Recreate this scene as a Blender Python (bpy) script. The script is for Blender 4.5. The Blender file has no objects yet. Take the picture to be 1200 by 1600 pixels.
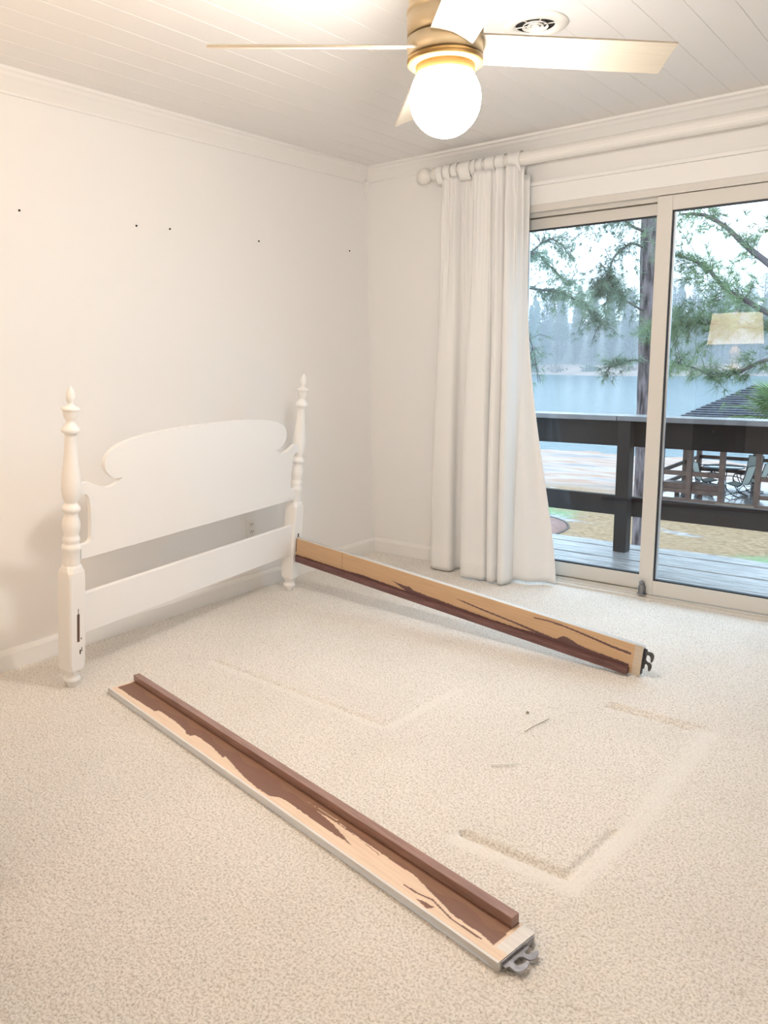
import bpy, bmesh, math, random
import numpy as np
from mathutils import Vector, Matrix, noise as mnoise

random.seed(7); RNG = np.random.default_rng(7)
SC = bpy.context.scene
COL = SC.collection
PI = math.pi
rad = math.radians

# ------------------------------------------------------------------ camera
cam_d = bpy.data.cameras.new('camera')
cam = bpy.data.objects.new('camera', cam_d); COL.objects.link(cam)
SC.camera = cam
cam_d.sensor_fit = 'VERTICAL'; cam_d.sensor_height = 36.0
cam_d.lens = 1225.51 / 1600 * 36.0
cam_d.clip_start = 0.05; cam_d.clip_end = 2000
_y, _p, _r = 0.662132131, -0.199435487, -0.0164792633
_f = Vector((-math.sin(_y)*math.cos(_p), math.cos(_y)*math.cos(_p), math.sin(_p)))
_x = Vector((math.cos(_y), math.sin(_y), 0)); _u = _x.cross(_f)
_x2 = _x*math.cos(_r) + _u*math.sin(_r); _u2 = -_x*math.sin(_r) + _u*math.cos(_r)
CAM = Vector((3.26650, -4.06594, 1.31828))
cam.matrix_world = Matrix(((_x2.x, _u2.x, -_f.x, CAM.x), (_x2.y, _u2.y, -_f.y, CAM.y), (_x2.z, _u2.z, -_f.z, CAM.z), (0, 0, 0, 1)))

# ------------------------------------------------------------------ sky, exposure, light strengths
SKY_STRENGTH = 2.6
GLOBE_STRENGTH = 86.0
SHADE_STRENGTH = 7.0
w = bpy.data.worlds.new('overcast_sky'); SC.world = w; w.use_nodes = True
nt = w.node_tree; nt.nodes.clear()
wo = nt.nodes.new('ShaderNodeOutputWorld'); bg = nt.nodes.new('ShaderNodeBackground')
tc = nt.nodes.new('ShaderNodeTexCoord'); sx = nt.nodes.new('ShaderNodeSeparateXYZ')
cr = nt.nodes.new('ShaderNodeValToRGB')
cr.color_ramp.elements[0].position = 0.0; cr.color_ramp.elements[0].color = (0.62, 0.82, 1.0, 1)
cr.color_ramp.elements[1].position = 0.5; cr.color_ramp.elements[1].color = (0.64, 0.83, 1.0, 1)
nt.links.new(tc.outputs['Generated'], sx.inputs[0]); nt.links.new(sx.outputs['Z'], cr.inputs[0])
nt.links.new(cr.outputs[0], bg.inputs['Color']); bg.inputs['Strength'].default_value = SKY_STRENGTH
nt.links.new(bg.outputs[0], wo.inputs['Surface'])
SC.view_settings.view_transform = 'Standard'; SC.view_settings.look = 'None'
SC.view_settings.exposure = 0.65; SC.view_settings.gamma = 1.0
SC.view_settings.use_curve_mapping = False
cy = SC.cycles
cy.use_denoising = True
try: cy.denoiser = 'OPENIMAGEDENOISE'
except Exception: pass
cy.max_bounces = 12; cy.diffuse_bounces = 6; cy.glossy_bounces = 4; cy.transmission_bounces = 4
cy.transparent_max_bounces = 16; cy.volume_bounces = 3
cy.sample_clamp_indirect = 6.0; cy.caustics_reflective = False; cy.caustics_refractive = False

# ------------------------------------------------------------------ materials
def mat(name, col, rough=0.6, metal=0.0, spec=0.4, var=0.0, vscale=8.0, bump=0.0, bscale=60.0, stretch=None, detail=3.0, col2=None, coat=0.0):
    m = bpy.data.materials.new(name); m.use_nodes = True
    t = m.node_tree; b = t.nodes['Principled BSDF']
    b.inputs['Roughness'].default_value = rough; b.inputs['Metallic'].default_value = metal
    b.inputs['Specular IOR Level'].default_value = spec; b.inputs['Coat Weight'].default_value = coat
    b.inputs['Base Color'].default_value = (*col, 1)
    co = None
    if var or bump or col2:
        tcn = t.nodes.new('ShaderNodeTexCoord'); mp = t.nodes.new('ShaderNodeMapping')
        mp.inputs['Scale'].default_value = stretch or (1, 1, 1)
        t.links.new(tcn.outputs['Object'], mp.inputs[0]); co = mp.outputs[0]
    if var or col2:
        n = t.nodes.new('ShaderNodeTexNoise'); n.inputs['Scale'].default_value = vscale; n.inputs['Detail'].default_value = detail
        t.links.new(co, n.inputs['Vector'])
        r = t.nodes.new('ShaderNodeValToRGB')
        c2 = col2 or tuple(c*(1-var) for c in col); c1 = col if col2 else tuple(min(1, c*(1+var*0.5)) for c in col)
        r.color_ramp.elements[0].position = 0.35; r.color_ramp.elements[0].color = (*c2, 1)
        r.color_ramp.elements[1].position = 0.65; r.color_ramp.elements[1].color = (*c1, 1)
        t.links.new(n.outputs['Fac'], r.inputs[0]); t.links.new(r.outputs[0], b.inputs['Base Color'])
    if bump:
        n2 = t.nodes.new('ShaderNodeTexNoise'); n2.inputs['Scale'].default_value = bscale; n2.inputs['Detail'].default_value = 4
        t.links.new(co, n2.inputs['Vector'])
        bp = t.nodes.new('ShaderNodeBump'); bp.inputs['Strength'].default_value = bump; bp.inputs['Distance'].default_value = 0.004
        t.links.new(n2.outputs['Fac'], bp.inputs['Height']); t.links.new(bp.outputs[0], b.inputs['Normal'])
    return m

M = {}
M['wall'] = mat('wall_paint', (0.895, 0.885, 0.872), 0.85, spec=0.2, bump=0.06, bscale=140)
M['ceil'] = mat('ceiling_paint', (0.84, 0.828, 0.815), 0.8, spec=0.2, bump=0.05, bscale=60)
M['trim'] = mat('trim_paint', (0.88, 0.87, 0.85), 0.45, spec=0.4)
M['bedwhite'] = mat('bed_white_paint', (0.89, 0.88, 0.865), 0.42, spec=0.4, bump=0.05, bscale=30, stretch=(1, 1, 6))
M['chip'] = mat('bare_dark_wood', (0.13, 0.07, 0.055), 0.6)
M['dark'] = mat('dark_hole', (0.02, 0.018, 0.016), 0.8)
M['doorframe'] = mat('door_frame_paint', (0.72, 0.69, 0.64), 0.45)
M['gasket'] = mat('black_gasket', (0.03, 0.035, 0.045), 0.5)
M['spacer'] = mat('aluminium_spacer', (0.55, 0.62, 0.70), 0.3, metal=0.8)
M['steel'] = mat('grey_steel', (0.24, 0.24, 0.25), 0.45, metal=0.8, var=0.2, vscale=40)
M['hook'] = mat('dark_hook_steel', (0.10, 0.095, 0.10), 0.5, metal=0.5, var=0.25, vscale=60)
M['hookgrey'] = mat('grey_hook_steel', (0.36, 0.35, 0.37), 0.45, metal=0.5, var=0.25, vscale=60)
M['brass'] = mat('brushed_champagne_metal', (0.66, 0.55, 0.37), 0.45, metal=0.35, spec=0.5, var=0.03, vscale=50, stretch=(1, 1, 12))
M['brass2'] = mat('gold_light_fitter', (0.27, 0.16, 0.048), 0.45, metal=0.2)
M['groove'] = mat('dark_bronze_groove', (0.16, 0.115, 0.06), 0.5, metal=0.3)
M['blade'] = mat('cream_fan_blade', (0.68, 0.61, 0.50), 0.45, var=0.04, vscale=6, stretch=(1, 14, 1))
M['bladeedge'] = mat('tan_blade_edge', (0.55, 0.43, 0.28), 0.6)
M['vent'] = mat('vent_enamel', (0.82, 0.79, 0.74), 0.4)
M['rod'] = mat('white_rod_paint', (0.86, 0.835, 0.79), 0.45)
M['ledger'] = mat('ledger_stain_gloss_tint', (0.36, 0.225, 0.195), 0.35, var=0.2, vscale=10, stretch=(1, 12, 12))  # ledger stain lightened, gloss on its top face is put into the colour
M['ledger_dark'] = mat('ledger_stain_side_tint', (0.17, 0.085, 0.080), 0.45, var=0.3, vscale=10, stretch=(1, 12, 12))  # darker copy of the ledger stain for the side face, without the painted gloss
M['endwood'] = mat('bare_end_wood', (0.62, 0.50, 0.36), 0.7, var=0.25, vscale=30)
M['plate'] = mat('outlet_plastic', (0.88, 0.865, 0.84), 0.4)
M['thread'] = mat('white_thread', (0.85, 0.83, 0.78), 0.8)
M['thread_d'] = mat('grey_thread', (0.30, 0.25, 0.19), 0.8)
M['chest'] = mat('walnut_chest', (0.22, 0.12, 0.07), 0.4, var=0.3, vscale=6, stretch=(1, 1, 8))
M['lampbase'] = mat('cream_ceramic', (0.78, 0.66, 0.48), 0.3)

def emis(name, col, strength):
    m = bpy.data.materials.new(name); m.use_nodes = True
    b = m.node_tree.nodes['Principled BSDF']
    b.inputs['Base Color'].default_value = (*col, 1); b.inputs['Emission Color'].default_value = (*col, 1)
    b.inputs['Emission Strength'].default_value = strength
    return m
M['globe'] = emis('lit_opal_glass', (1.0, 0.945, 0.89), GLOBE_STRENGTH)
M['shade'] = emis('lit_linen_shade', (1.0, 0.77, 0.53), SHADE_STRENGTH)

def carpet_mat():
    m = bpy.data.materials.new('beige_cut_pile_carpet'); m.use_nodes = True
    t = m.node_tree; b = t.nodes['Principled BSDF']
    b.inputs['Roughness'].default_value = 0.95; b.inputs['Specular IOR Level'].default_value = 0.05
    b.inputs['Sheen Weight'].default_value = 0.15; b.inputs['Sheen Roughness'].default_value = 0.5
    tcn = t.nodes.new('ShaderNodeTexCoord')
    v = t.nodes.new('ShaderNodeTexNoise'); v.inputs['Scale'].default_value = 150; v.inputs['Detail'].default_value = 3; v.inputs['Roughness'].default_value = 0.65
    n = t.nodes.new('ShaderNodeTexNoise'); n.inputs['Scale'].default_value = 2.2; n.inputs['Detail'].default_value = 4
    for q in (v, n): t.links.new(tcn.outputs['Object'], q.inputs['Vector'])
    r = t.nodes.new('ShaderNodeValToRGB')
    r.color_ramp.elements[0].position = 0.30; r.color_ramp.elements[0].color = (0.55, 0.505, 0.44, 1)
    r.color_ramp.elements[1].position = 0.56; r.color_ramp.elements[1].color = (0.94, 0.895, 0.84, 1)
    t.links.new(v.outputs['Fac'], r.inputs[0])
    r2 = t.nodes.new('ShaderNodeValToRGB')
    r2.color_ramp.elements[0].position = 0.3; r2.color_ramp.elements[0].color = (0.93, 0.93, 0.92, 1)
    r2.color_ramp.elements[1].position = 0.7; r2.color_ramp.elements[1].color = (1, 1, 1, 1)
    t.links.new(n.outputs['Fac'], r2.inputs[0])
    mx = t.nodes.new('ShaderNodeMix'); mx.data_type = 'RGBA'; mx.blend_type = 'MULTIPLY'; mx.inputs[0].default_value = 1
    t.links.new(r.outputs[0], mx.inputs[6]); t.links.new(r2.outputs[0], mx.inputs[7])
    wa = t.nodes.new('ShaderNodeAttribute'); wa.attribute_name = 'worn'           # pile pressed flat by the old bed frame
    m3 = t.nodes.new('ShaderNodeMix'); m3.data_type = 'RGBA'
    t.links.new(wa.outputs['Fac'], m3.inputs[0]); t.links.new(mx.outputs[2], m3.inputs[6]); m3.inputs[7].default_value = (0.92, 0.885, 0.83, 1)
    t.links.new(m3.outputs[2], b.inputs['Base Color'])
    bp = t.nodes.new('ShaderNodeBump'); bp.inputs['Strength'].default_value = 0.7; bp.inputs['Distance'].default_value = 0.006
    t.links.new(v.outputs['Fac'], bp.inputs['Height']); t.links.new(bp.outputs[0], b.inputs['Normal'])
    return m
M['carpet'] = carpet_mat()

def cloth_mat(name, col, tr):
    m = bpy.data.materials.new(name); m.use_nodes = True
    t = m.node_tree; t.nodes.remove(t.nodes['Principled BSDF'])
    o = t.nodes['Material Output']
    d = t.nodes.new('ShaderNodeBsdfDiffuse'); tl = t.nodes.new('ShaderNodeBsdfTranslucent'); mx = t.nodes.new('ShaderNodeMixShader')
    tcn = t.nodes.new('ShaderNodeTexCoord'); n = t.nodes.new('ShaderNodeTexNoise'); n.inputs['Scale'].default_value = 220
    t.links.new(tcn.outputs['Object'], n.inputs['Vector'])
    r = t.nodes.new('ShaderNodeValToRGB'); r.color_ramp.elements[0].color = (*[c*0.985 for c in col], 1); r.color_ramp.elements[1].color = (*col, 1)
    t.links.new(n.outputs['Fac'], r.inputs[0])
    for q in (d, tl): t.links.new(r.outputs[0], q.inputs['Color'])
    mx.inputs[0].default_value = tr
    t.links.new(d.outputs[0], mx.inputs[1]); t.links.new(tl.outputs[0], mx.inputs[2]); t.links.new(mx.outputs[0], o.inputs['Surface'])
    return m
M['cloth'] = cloth_mat('white_curtain_cotton', (0.95, 0.94, 0.925), 0.12)

def glass_mat():
    m = bpy.data.materials.new('clear_door_glass'); m.use_nodes = True
    t = m.node_tree; t.nodes.remove(t.nodes['Principled BSDF']); o = t.nodes['Material Output']
    tr = t.nodes.new('ShaderNodeBsdfTransparent'); tr.inputs[0].default_value = (0.985, 0.995, 1.0, 1)
    g = t.nodes.new('ShaderNodeBsdfGlossy'); g.inputs['Roughness'].default_value = 0.0
    lw = t.nodes.new('ShaderNodeLayerWeight'); lw.inputs['Blend'].default_value = 0.5      # Schlick, alike from both sides
    pw5 = t.nodes.new('ShaderNodeMath'); pw5.operation = 'POWER'; pw5.inputs[1].default_value = 5.0
    f = t.nodes.new('ShaderNodeMath'); f.operation = 'MULTIPLY_ADD'; f.inputs[1].default_value = 0.955; f.inputs[2].default_value = 0.026
    t.links.new(lw.outputs['Facing'], pw5.inputs[0]); t.links.new(pw5.outputs[0], f.inputs[0])
    mx = t.nodes.new('ShaderNodeMixShader')
    t.links.new(f.outputs[0], mx.inputs[0]); t.links.new(tr.outputs[0], mx.inputs[1]); t.links.new(g.outputs[0], mx.inputs[2])
    t.links.new(mx.outputs[0], o.inputs['Surface'])
    return m
M['glass'] = glass_mat()

def paint_mat():
    m = bpy.data.materials.new('partly_painted_rail_wood'); m.use_nodes = True
    t = m.node_tree; b = t.nodes['Principled BSDF']; b.inputs['Roughness'].default_value = 0.5
    a = t.nodes.new('ShaderNodeAttribute'); a.attribute_name = 'paint'
    tcn = t.nodes.new('ShaderNodeTexCoord'); mp = t.nodes.new('ShaderNodeMapping'); mp.inputs['Scale'].default_value = (2, 40, 40)
    n = t.nodes.new('ShaderNodeTexNoise'); n.inputs['Scale'].default_value = 3; n.inputs['Detail'].default_value = 5
    t.links.new(tcn.outputs['Object'], mp.inputs[0]); t.links.new(mp.outputs[0], n.inputs['Vector'])
    r = t.nodes.new('ShaderNodeValToRGB'); r.color_ramp.elements[0].color = (0.90, 0.885, 0.87, 1); r.color_ramp.elements[1].color = (1, 1, 1, 1)
    r.color_ramp.elements[0].position = 0.3; r.color_ramp.elements[1].position = 0.65
    t.links.new(n.outputs['Fac'], r.inputs[0])
    mx = t.nodes.new('ShaderNodeMix'); mx.data_type = 'RGBA'; mx.blend_type = 'MULTIPLY'; mx.inputs[0].default_value = 1
    t.links.new(a.outputs['Color'], mx.inputs[6]); t.links.new(r.outputs[0], mx.inputs[7]); t.links.new(mx.outputs[2], b.inputs['Base Color'])
    return m
M['railface'] = paint_mat()

# outdoors
M['deck'] = mat('wet_deck_wood', (0.273, 0.260, 0.254), 0.20, spec=0.6, var=0.45, vscale=5, stretch=(1, 9, 9), bump=0.3, bscale=30)
M['railwood'] = mat('dark_brown_stained_rail', (0.020, 0.015, 0.014), 0.65, spec=0.2)
M['railcap'] = mat('wet_weathered_cap', (0.186, 0.180, 0.186), 0.25, spec=0.6, var=0.25, vscale=8)
M['bark'] = mat('pine_bark', (0.18, 0.145, 0.15), 0.9, col2=(0.018, 0.013, 0.015), vscale=13, stretch=(1, 1, 0.22), detail=5, bump=1.0, bscale=14)
M['twig'] = mat('grey_brown_twig', (0.085, 0.07, 0.072), 0.9)
M['needle'] = mat('pine_needles', (0.17, 0.245, 0.13), 0.6, var=0.5, vscale=1.2)
M['needle2'] = mat('blue_green_needles', (0.16, 0.225, 0.16), 0.6, var=0.5, vscale=1.2)
M['farbark'] = mat('bare_grey_bark', (0.087, 0.077, 0.074), 0.9)
M['fargreen'] = mat('far_evergreen', (0.062, 0.099, 0.062), 0.9, var=0.4, vscale=0.3)
M['bank'] = mat('reddish_bank_soil', (0.23, 0.165, 0.14), 0.9, var=0.3, vscale=0.15)
M['forestfloor'] = mat('dark_wet_forest_floor', (0.075, 0.066, 0.062), 0.9, var=0.3, vscale=0.2)
M['palm'] = mat('palm_leaf', (0.13, 0.21, 0.085), 0.45, var=0.35, vscale=3)
M['palmtrunk'] = mat('palm_trunk', (0.124, 0.093, 0.068), 0.9, var=0.4, vscale=10)
M['shingle'] = mat('grey_asphalt_shingle', (0.053, 0.057, 0.071), 0.6, var=0.35, vscale=6)
M['pwood'] = mat('red_brown_pavilion_wood', (0.087, 0.050, 0.037), 0.5, var=0.3, vscale=5)
M['pfloor'] = mat('wet_pavilion_floor', (0.186, 0.180, 0.186), 0.12, spec=0.7, var=0.3, vscale=3)
M['step'] = mat('tan_step_wood', (0.180, 0.124, 0.081), 0.6, var=0.2, vscale=4)
M['chairmetal'] = mat('dark_chair_metal', (0.022, 0.031, 0.034), 0.4, metal=0.3)
M['sling'] = mat('pale_green_sling', (0.42, 0.47, 0.43), 0.7)
M['tableglass'] = mat('pale_table_top', (0.279, 0.384, 0.446), 0.1, spec=0.7)
M['brick_edge'] = mat('dark_edging', (0.068, 0.050, 0.043), 0.8)
M['mulch'] = mat('red_pine_straw', (0.273, 0.167, 0.136), 0.95, col2=(0.186, 0.112, 0.093), vscale=9, detail=6, bump=1, bscale=20)

def water_mat():
    m = bpy.data.materials.new('grey_blue_lake_water'); m.use_nodes = True
    t = m.node_tree; b = t.nodes['Principled BSDF']
    b.inputs['Base Color'].default_value = (0.03, 0.075, 0.09, 1); b.inputs['Roughness'].default_value = 0.25; b.inputs['IOR'].default_value = 1.33
    b.inputs['Specular IOR Level'].default_value = 0.2
    tcn = t.nodes.new('ShaderNodeTexCoord'); mp = t.nodes.new('ShaderNodeMapping'); mp.inputs['Scale'].default_value = (0.25, 1.0, 1)
    n = t.nodes.new('ShaderNodeTexNoise'); n.inputs['Scale'].default_value = 1.0; n.inputs['Detail'].default_value = 5
    t.links.new(tcn.outputs['Object'], mp.inputs[0]); t.links.new(mp.outputs[0], n.inputs['Vector'])
    bp = t.nodes.new('ShaderNodeBump'); bp.inputs['Strength'].default_value = 0.5; bp.inputs['Distance'].default_value = 0.3
    t.links.new(n.outputs['Fac'], bp.inputs['Height']); t.links.new(bp.outputs[0], b.inputs['Normal'])
    return m
M['water'] = water_mat()

def ground_mat():
    # soil kinds by place: tan winter lawn by the house, pale exposed lake bed nearer the water
    m = bpy.data.materials.new('lawn_and_lake_bed'); m.use_nodes = True
    t = m.node_tree; b = t.nodes['Principled BSDF']; b.inputs['Roughness'].default_value = 0.9; b.inputs['Specular IOR Level'].default_value = 0.2
    tcn = t.nodes.new('ShaderNodeTexCoord'); s = t.nodes.new('ShaderNodeSeparateXYZ'); t.links.new(tcn.outputs['Object'], s.inputs[0])
    def noise(scale, detail=5, st=(1, 1, 1)):
        mp = t.nodes.new('ShaderNodeMapping'); mp.inputs['Scale'].default_value = st
        t.links.new(tcn.outputs['Object'], mp.inputs[0])
        n = t.nodes.new('ShaderNodeTexNoise'); n.inputs['Scale'].default_value = scale; n.inputs['Detail'].default_value = detail
        t.links.new(mp.outputs[0], n.inputs['Vector']); return n.outputs['Fac']
    def ramp(src, stops):
        r = t.nodes.new('ShaderNodeValToRGB')
        while len(r.color_ramp.elements) < len(stops): r.color_ramp.elements.new(0.5)
        for e, (p, c) in zip(r.color_ramp.elements, stops): e.position = p; e.color = (*c, 1)
        t.links.new(src, r.inputs[0]); return r.outputs[0]
    def mix(f, a, c):
        mx = t.nodes.new('ShaderNodeMix'); mx.data_type = 'RGBA'
        t.links.new(f, mx.inputs[0]); t.links.new(a, mx.inputs[6]); t.links.new(c, mx.inputs[7]); return mx.outputs[2]
    lawn = ramp(noise(8, 10, (1, 1.5, 1)), [(0.3, (0.15, 0.096, 0.052)), (0.5, (0.245, 0.165, 0.092)), (0.7, (0.31, 0.22, 0.135))])
    green = ramp(noise(6, 6), [(0.3, (0.110, 0.187, 0.083)), (0.7, (0.198, 0.275, 0.149))])
    def spot(x, y, r):                      # a patch of green winter grass
        vm = t.nodes.new('ShaderNodeVectorMath'); vm.operation = 'DISTANCE'; vm.inputs[1].default_value = (x, y, -3.3)
        t.links.new(tcn.outputs['Object'], vm.inputs[0])
        a = t.nodes.new('ShaderNodeMath'); a.operation = 'MULTIPLY_ADD'; a.inputs[1].default_value = 1.6
        t.links.new(noise(2.2, 4), a.inputs[0]); t.links.new(vm.outputs['Value'], a.inputs[2])
        q = t.nodes.new('ShaderNodeMapRange'); q.inputs['From Min'].default_value = r+1.1; q.inputs['From Max'].default_value = r+0.4
        t.links.new(a.outputs[0], q.inputs['Value']); return q.outputs[0]
    mxm = t.nodes.new('ShaderNodeMath'); mxm.operation = 'MAXIMUM'
    t.links.new(spot(-6.9, 16.2, 1.1), mxm.inputs[0]); t.links.new(spot(-0.5, 14.0, 0.55), mxm.inputs[1])
    gm = mxm.outputs[0]
    lawn = mix(gm, lawn, green)
    wetm = ramp(noise(0.5, 5, (0.5, 1.3, 1)), [(0.57, (0, 0, 0)), (0.65, (1, 1, 1))])
    wet = ramp(noise(3, 4), [(0.4, (0.165, 0.165, 0.171)), (0.6, (0.363, 0.374, 0.396))])
    lawn = mix(wetm, lawn, wet)
    bed = ramp(noise(0.55, 8, (0.35, 1.4, 1)), [(0.32, (0.21, 0.19, 0.19)), (0.47, (0.36, 0.30, 0.27)), (0.58, (0.30, 0.19, 0.14)), (0.68, (0.38, 0.33, 0.30))])
    ma = t.nodes.new('ShaderNodeMath'); ma.operation = 'MULTIPLY_ADD'; ma.inputs[1].default_value = 6.0
    t.links.new(noise(0.3, 3), ma.inputs[0]); t.links.new(s.outputs['Y'], ma.inputs[2])
    mr = t.nodes.new('ShaderNodeMapRange'); mr.inputs['From Min'].default_value = 23.0; mr.inputs['From Max'].default_value = 26.0
    t.links.new(ma.outputs[0], mr.inputs['Value'])
    t.links.new(mix(mr.outputs[0], lawn, bed), b.inputs['Base Color'])
    return m
M['ground'] = ground_mat()

# ------------------------------------------------------------------ mesh helpers
class MB:
    def __init__(s): s.v = []; s.f = []; s.sm = []
    def add(s, vs, fs, smooth=False):
        o = len(s.v); s.v += [tuple(v) for v in vs]
        for f in fs: s.f.append([i+o for i in f]); s.sm.append(smooth)
        return s
    def box(s, x0, x1, y0, y1, z0, z1, bev=0.0):
        if bev:
            bm = bmesh.new(); bmesh.ops.create_cube(bm, size=1)
            for v in bm.verts: v.co = Vector(((x0+x1)/2+v.co.x*(x1-x0), (y0+y1)/2+v.co.y*(y1-y0), (z0+z1)/2+v.co.z*(z1-z0)))
            bmesh.ops.bevel(bm, geom=bm.edges[:], offset=bev, segments=2, affect='EDGES', profile=0.5)
            bm.verts.index_update()
            s.add([v.co for v in bm.verts], [[v.index for v in f.verts] for f in bm.faces]); bm.free(); return s
        vs = [(x, y, z) for x in (x0, x1) for y in (y0, y1) for z in (z0, z1)]
        return s.add(vs, [(0, 1, 3, 2), (4, 6, 7, 5), (0, 4, 5, 1), (2, 3, 7, 6), (0, 2, 6, 4), (1, 5, 7, 3)])
    def prism(s, poly, a, b, axis=2, smooth=False):
        n = len(poly)
        def P(q, h):
            if axis == 2: return (q[0], q[1], h)
            if axis == 1: return (q[0], h, q[1])
            return (h, q[0], q[1])
        vs = [P(q, a) for q in poly] + [P(q, b) for q in poly]
        s.add(vs, [[i, (i+1) % n, n+(i+1) % n, n+i] for i in range(n)], smooth)
        return s.add(vs, [list(range(n))[::-1], list(range(n, 2*n))])
    def lathe(s, prof, seg=32, cx=0, cy=0, smooth=True, cap=True):
        vs = []; fs = []
        for r, z in prof:
            for k in range(seg):
                a = 2*PI*k/seg; vs.append((cx+r*math.cos(a), cy+r*math.sin(a), z))
        for i in range(len(prof)-1):
            for k in range(seg):
                fs.append([i*seg+k, i*seg+(k+1) % seg, (i+1)*seg+(k+1) % seg, (i+1)*seg+k])
        s.add(vs, fs, smooth)
        if cap: s.add([vs[k] for k in range(seg)] + [vs[-seg+k] for k in range(seg)], [list(range(seg))[::-1], list(range(seg, 2*seg))])
        return s
    def tube(s, pts, rads, seg=8, smooth=True):
        pts = [Vector(p) for p in pts]; n = len(pts)
        if not hasattr(rads, '__len__'): rads = [rads]*n
        vs = []; up = Vector((0, 0, 1)); prev = None
        for i, p in enumerate(pts):
            t = (pts[min(i+1, n-1)]-pts[max(i-1, 0)])
            t = t.normalized() if t.length > 1e-9 else Vector((0, 0, 1))
            if prev is None:
                a = t.orthogonal().normalized()
            else:
                a = prev - t*prev.dot(t); a = a.normalized() if a.length > 1e-6 else t.orthogonal().normalized()
            prev = a; b = t.cross(a)
            for k in range(seg):
                q = 2*PI*k/seg; vs.append(p+(a*math.cos(q)+b*math.sin(q))*rads[i])
        fs = [[i*seg+k, i*seg+(k+1) % seg, (i+1)*seg+(k+1) % seg, (i+1)*seg+k] for i in range(n-1) for k in range(seg)]
        s.add(vs, fs, smooth)
        s.add([vs[k] for k in range(seg)] + [vs[-seg+k] for k in range(seg)], [list(range(seg))[::-1], list(range(seg, 2*seg))])
        return s
    def xf(s, mtx):
        s.v = [tuple(mtx @ Vector(v)) for v in s.v]; return s
    def build(s, name, m, parent=None, **props):
        me = bpy.data.meshes.new(name); me.from_pydata(s.v, [], s.f); me.update()
        me.polygons.foreach_set('use_smooth', s.sm)
        bm = bmesh.new(); bm.from_mesh(me); bmesh.ops.recalc_face_normals(bm, faces=bm.faces[:]); bm.to_mesh(me); bm.free()
        return link(name, me, m, parent, **props)

def link(name, me, m, parent=None, **props):
    o = bpy.data.objects.new(name, me); COL.objects.link(o)
    ms = m if isinstance(m, (list, tuple)) else [m]
    for q in ms: me.materials.append(q)
    if parent is not None: o.parent = parent
    for k, v in props.items(): o[k] = v
    return o

def empty(name, loc=(0, 0, 0), **props):
    o = bpy.data.objects.new(name, None); COL.objects.link(o); o.location = loc; o.empty_display_size = 0.1
    for k, v in props.items(): o[k] = v
    return o

def copy_tree(o, parent=None):
    c = o.copy(); COL.objects.link(c)
    if parent is not None: c.parent = parent
    for ch in list(o.children): copy_tree(ch, c)
    return c

def fast_mesh(name, verts, faces):
    """numpy quads or triangles to a mesh"""
    me = bpy.data.meshes.new(name)
    nv, nf, k = len(verts), len(faces), faces.shape[1]
    me.vertices.add(nv); me.vertices.foreach_set('co', np.asarray(verts, np.float32).ravel())
    me.loops.add(nf*k); me.loops.foreach_set('vertex_index', np.asarray(faces, np.int32).ravel())
    me.polygons.add(nf); me.polygons.foreach_set('loop_start', np.arange(nf, dtype=np.int32)*k)
    me.update(calc_edges=True); return me

ST = dict(kind='structure')
H = 2.44
RX, RY = 5.2, -5.8             # room extents

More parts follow.
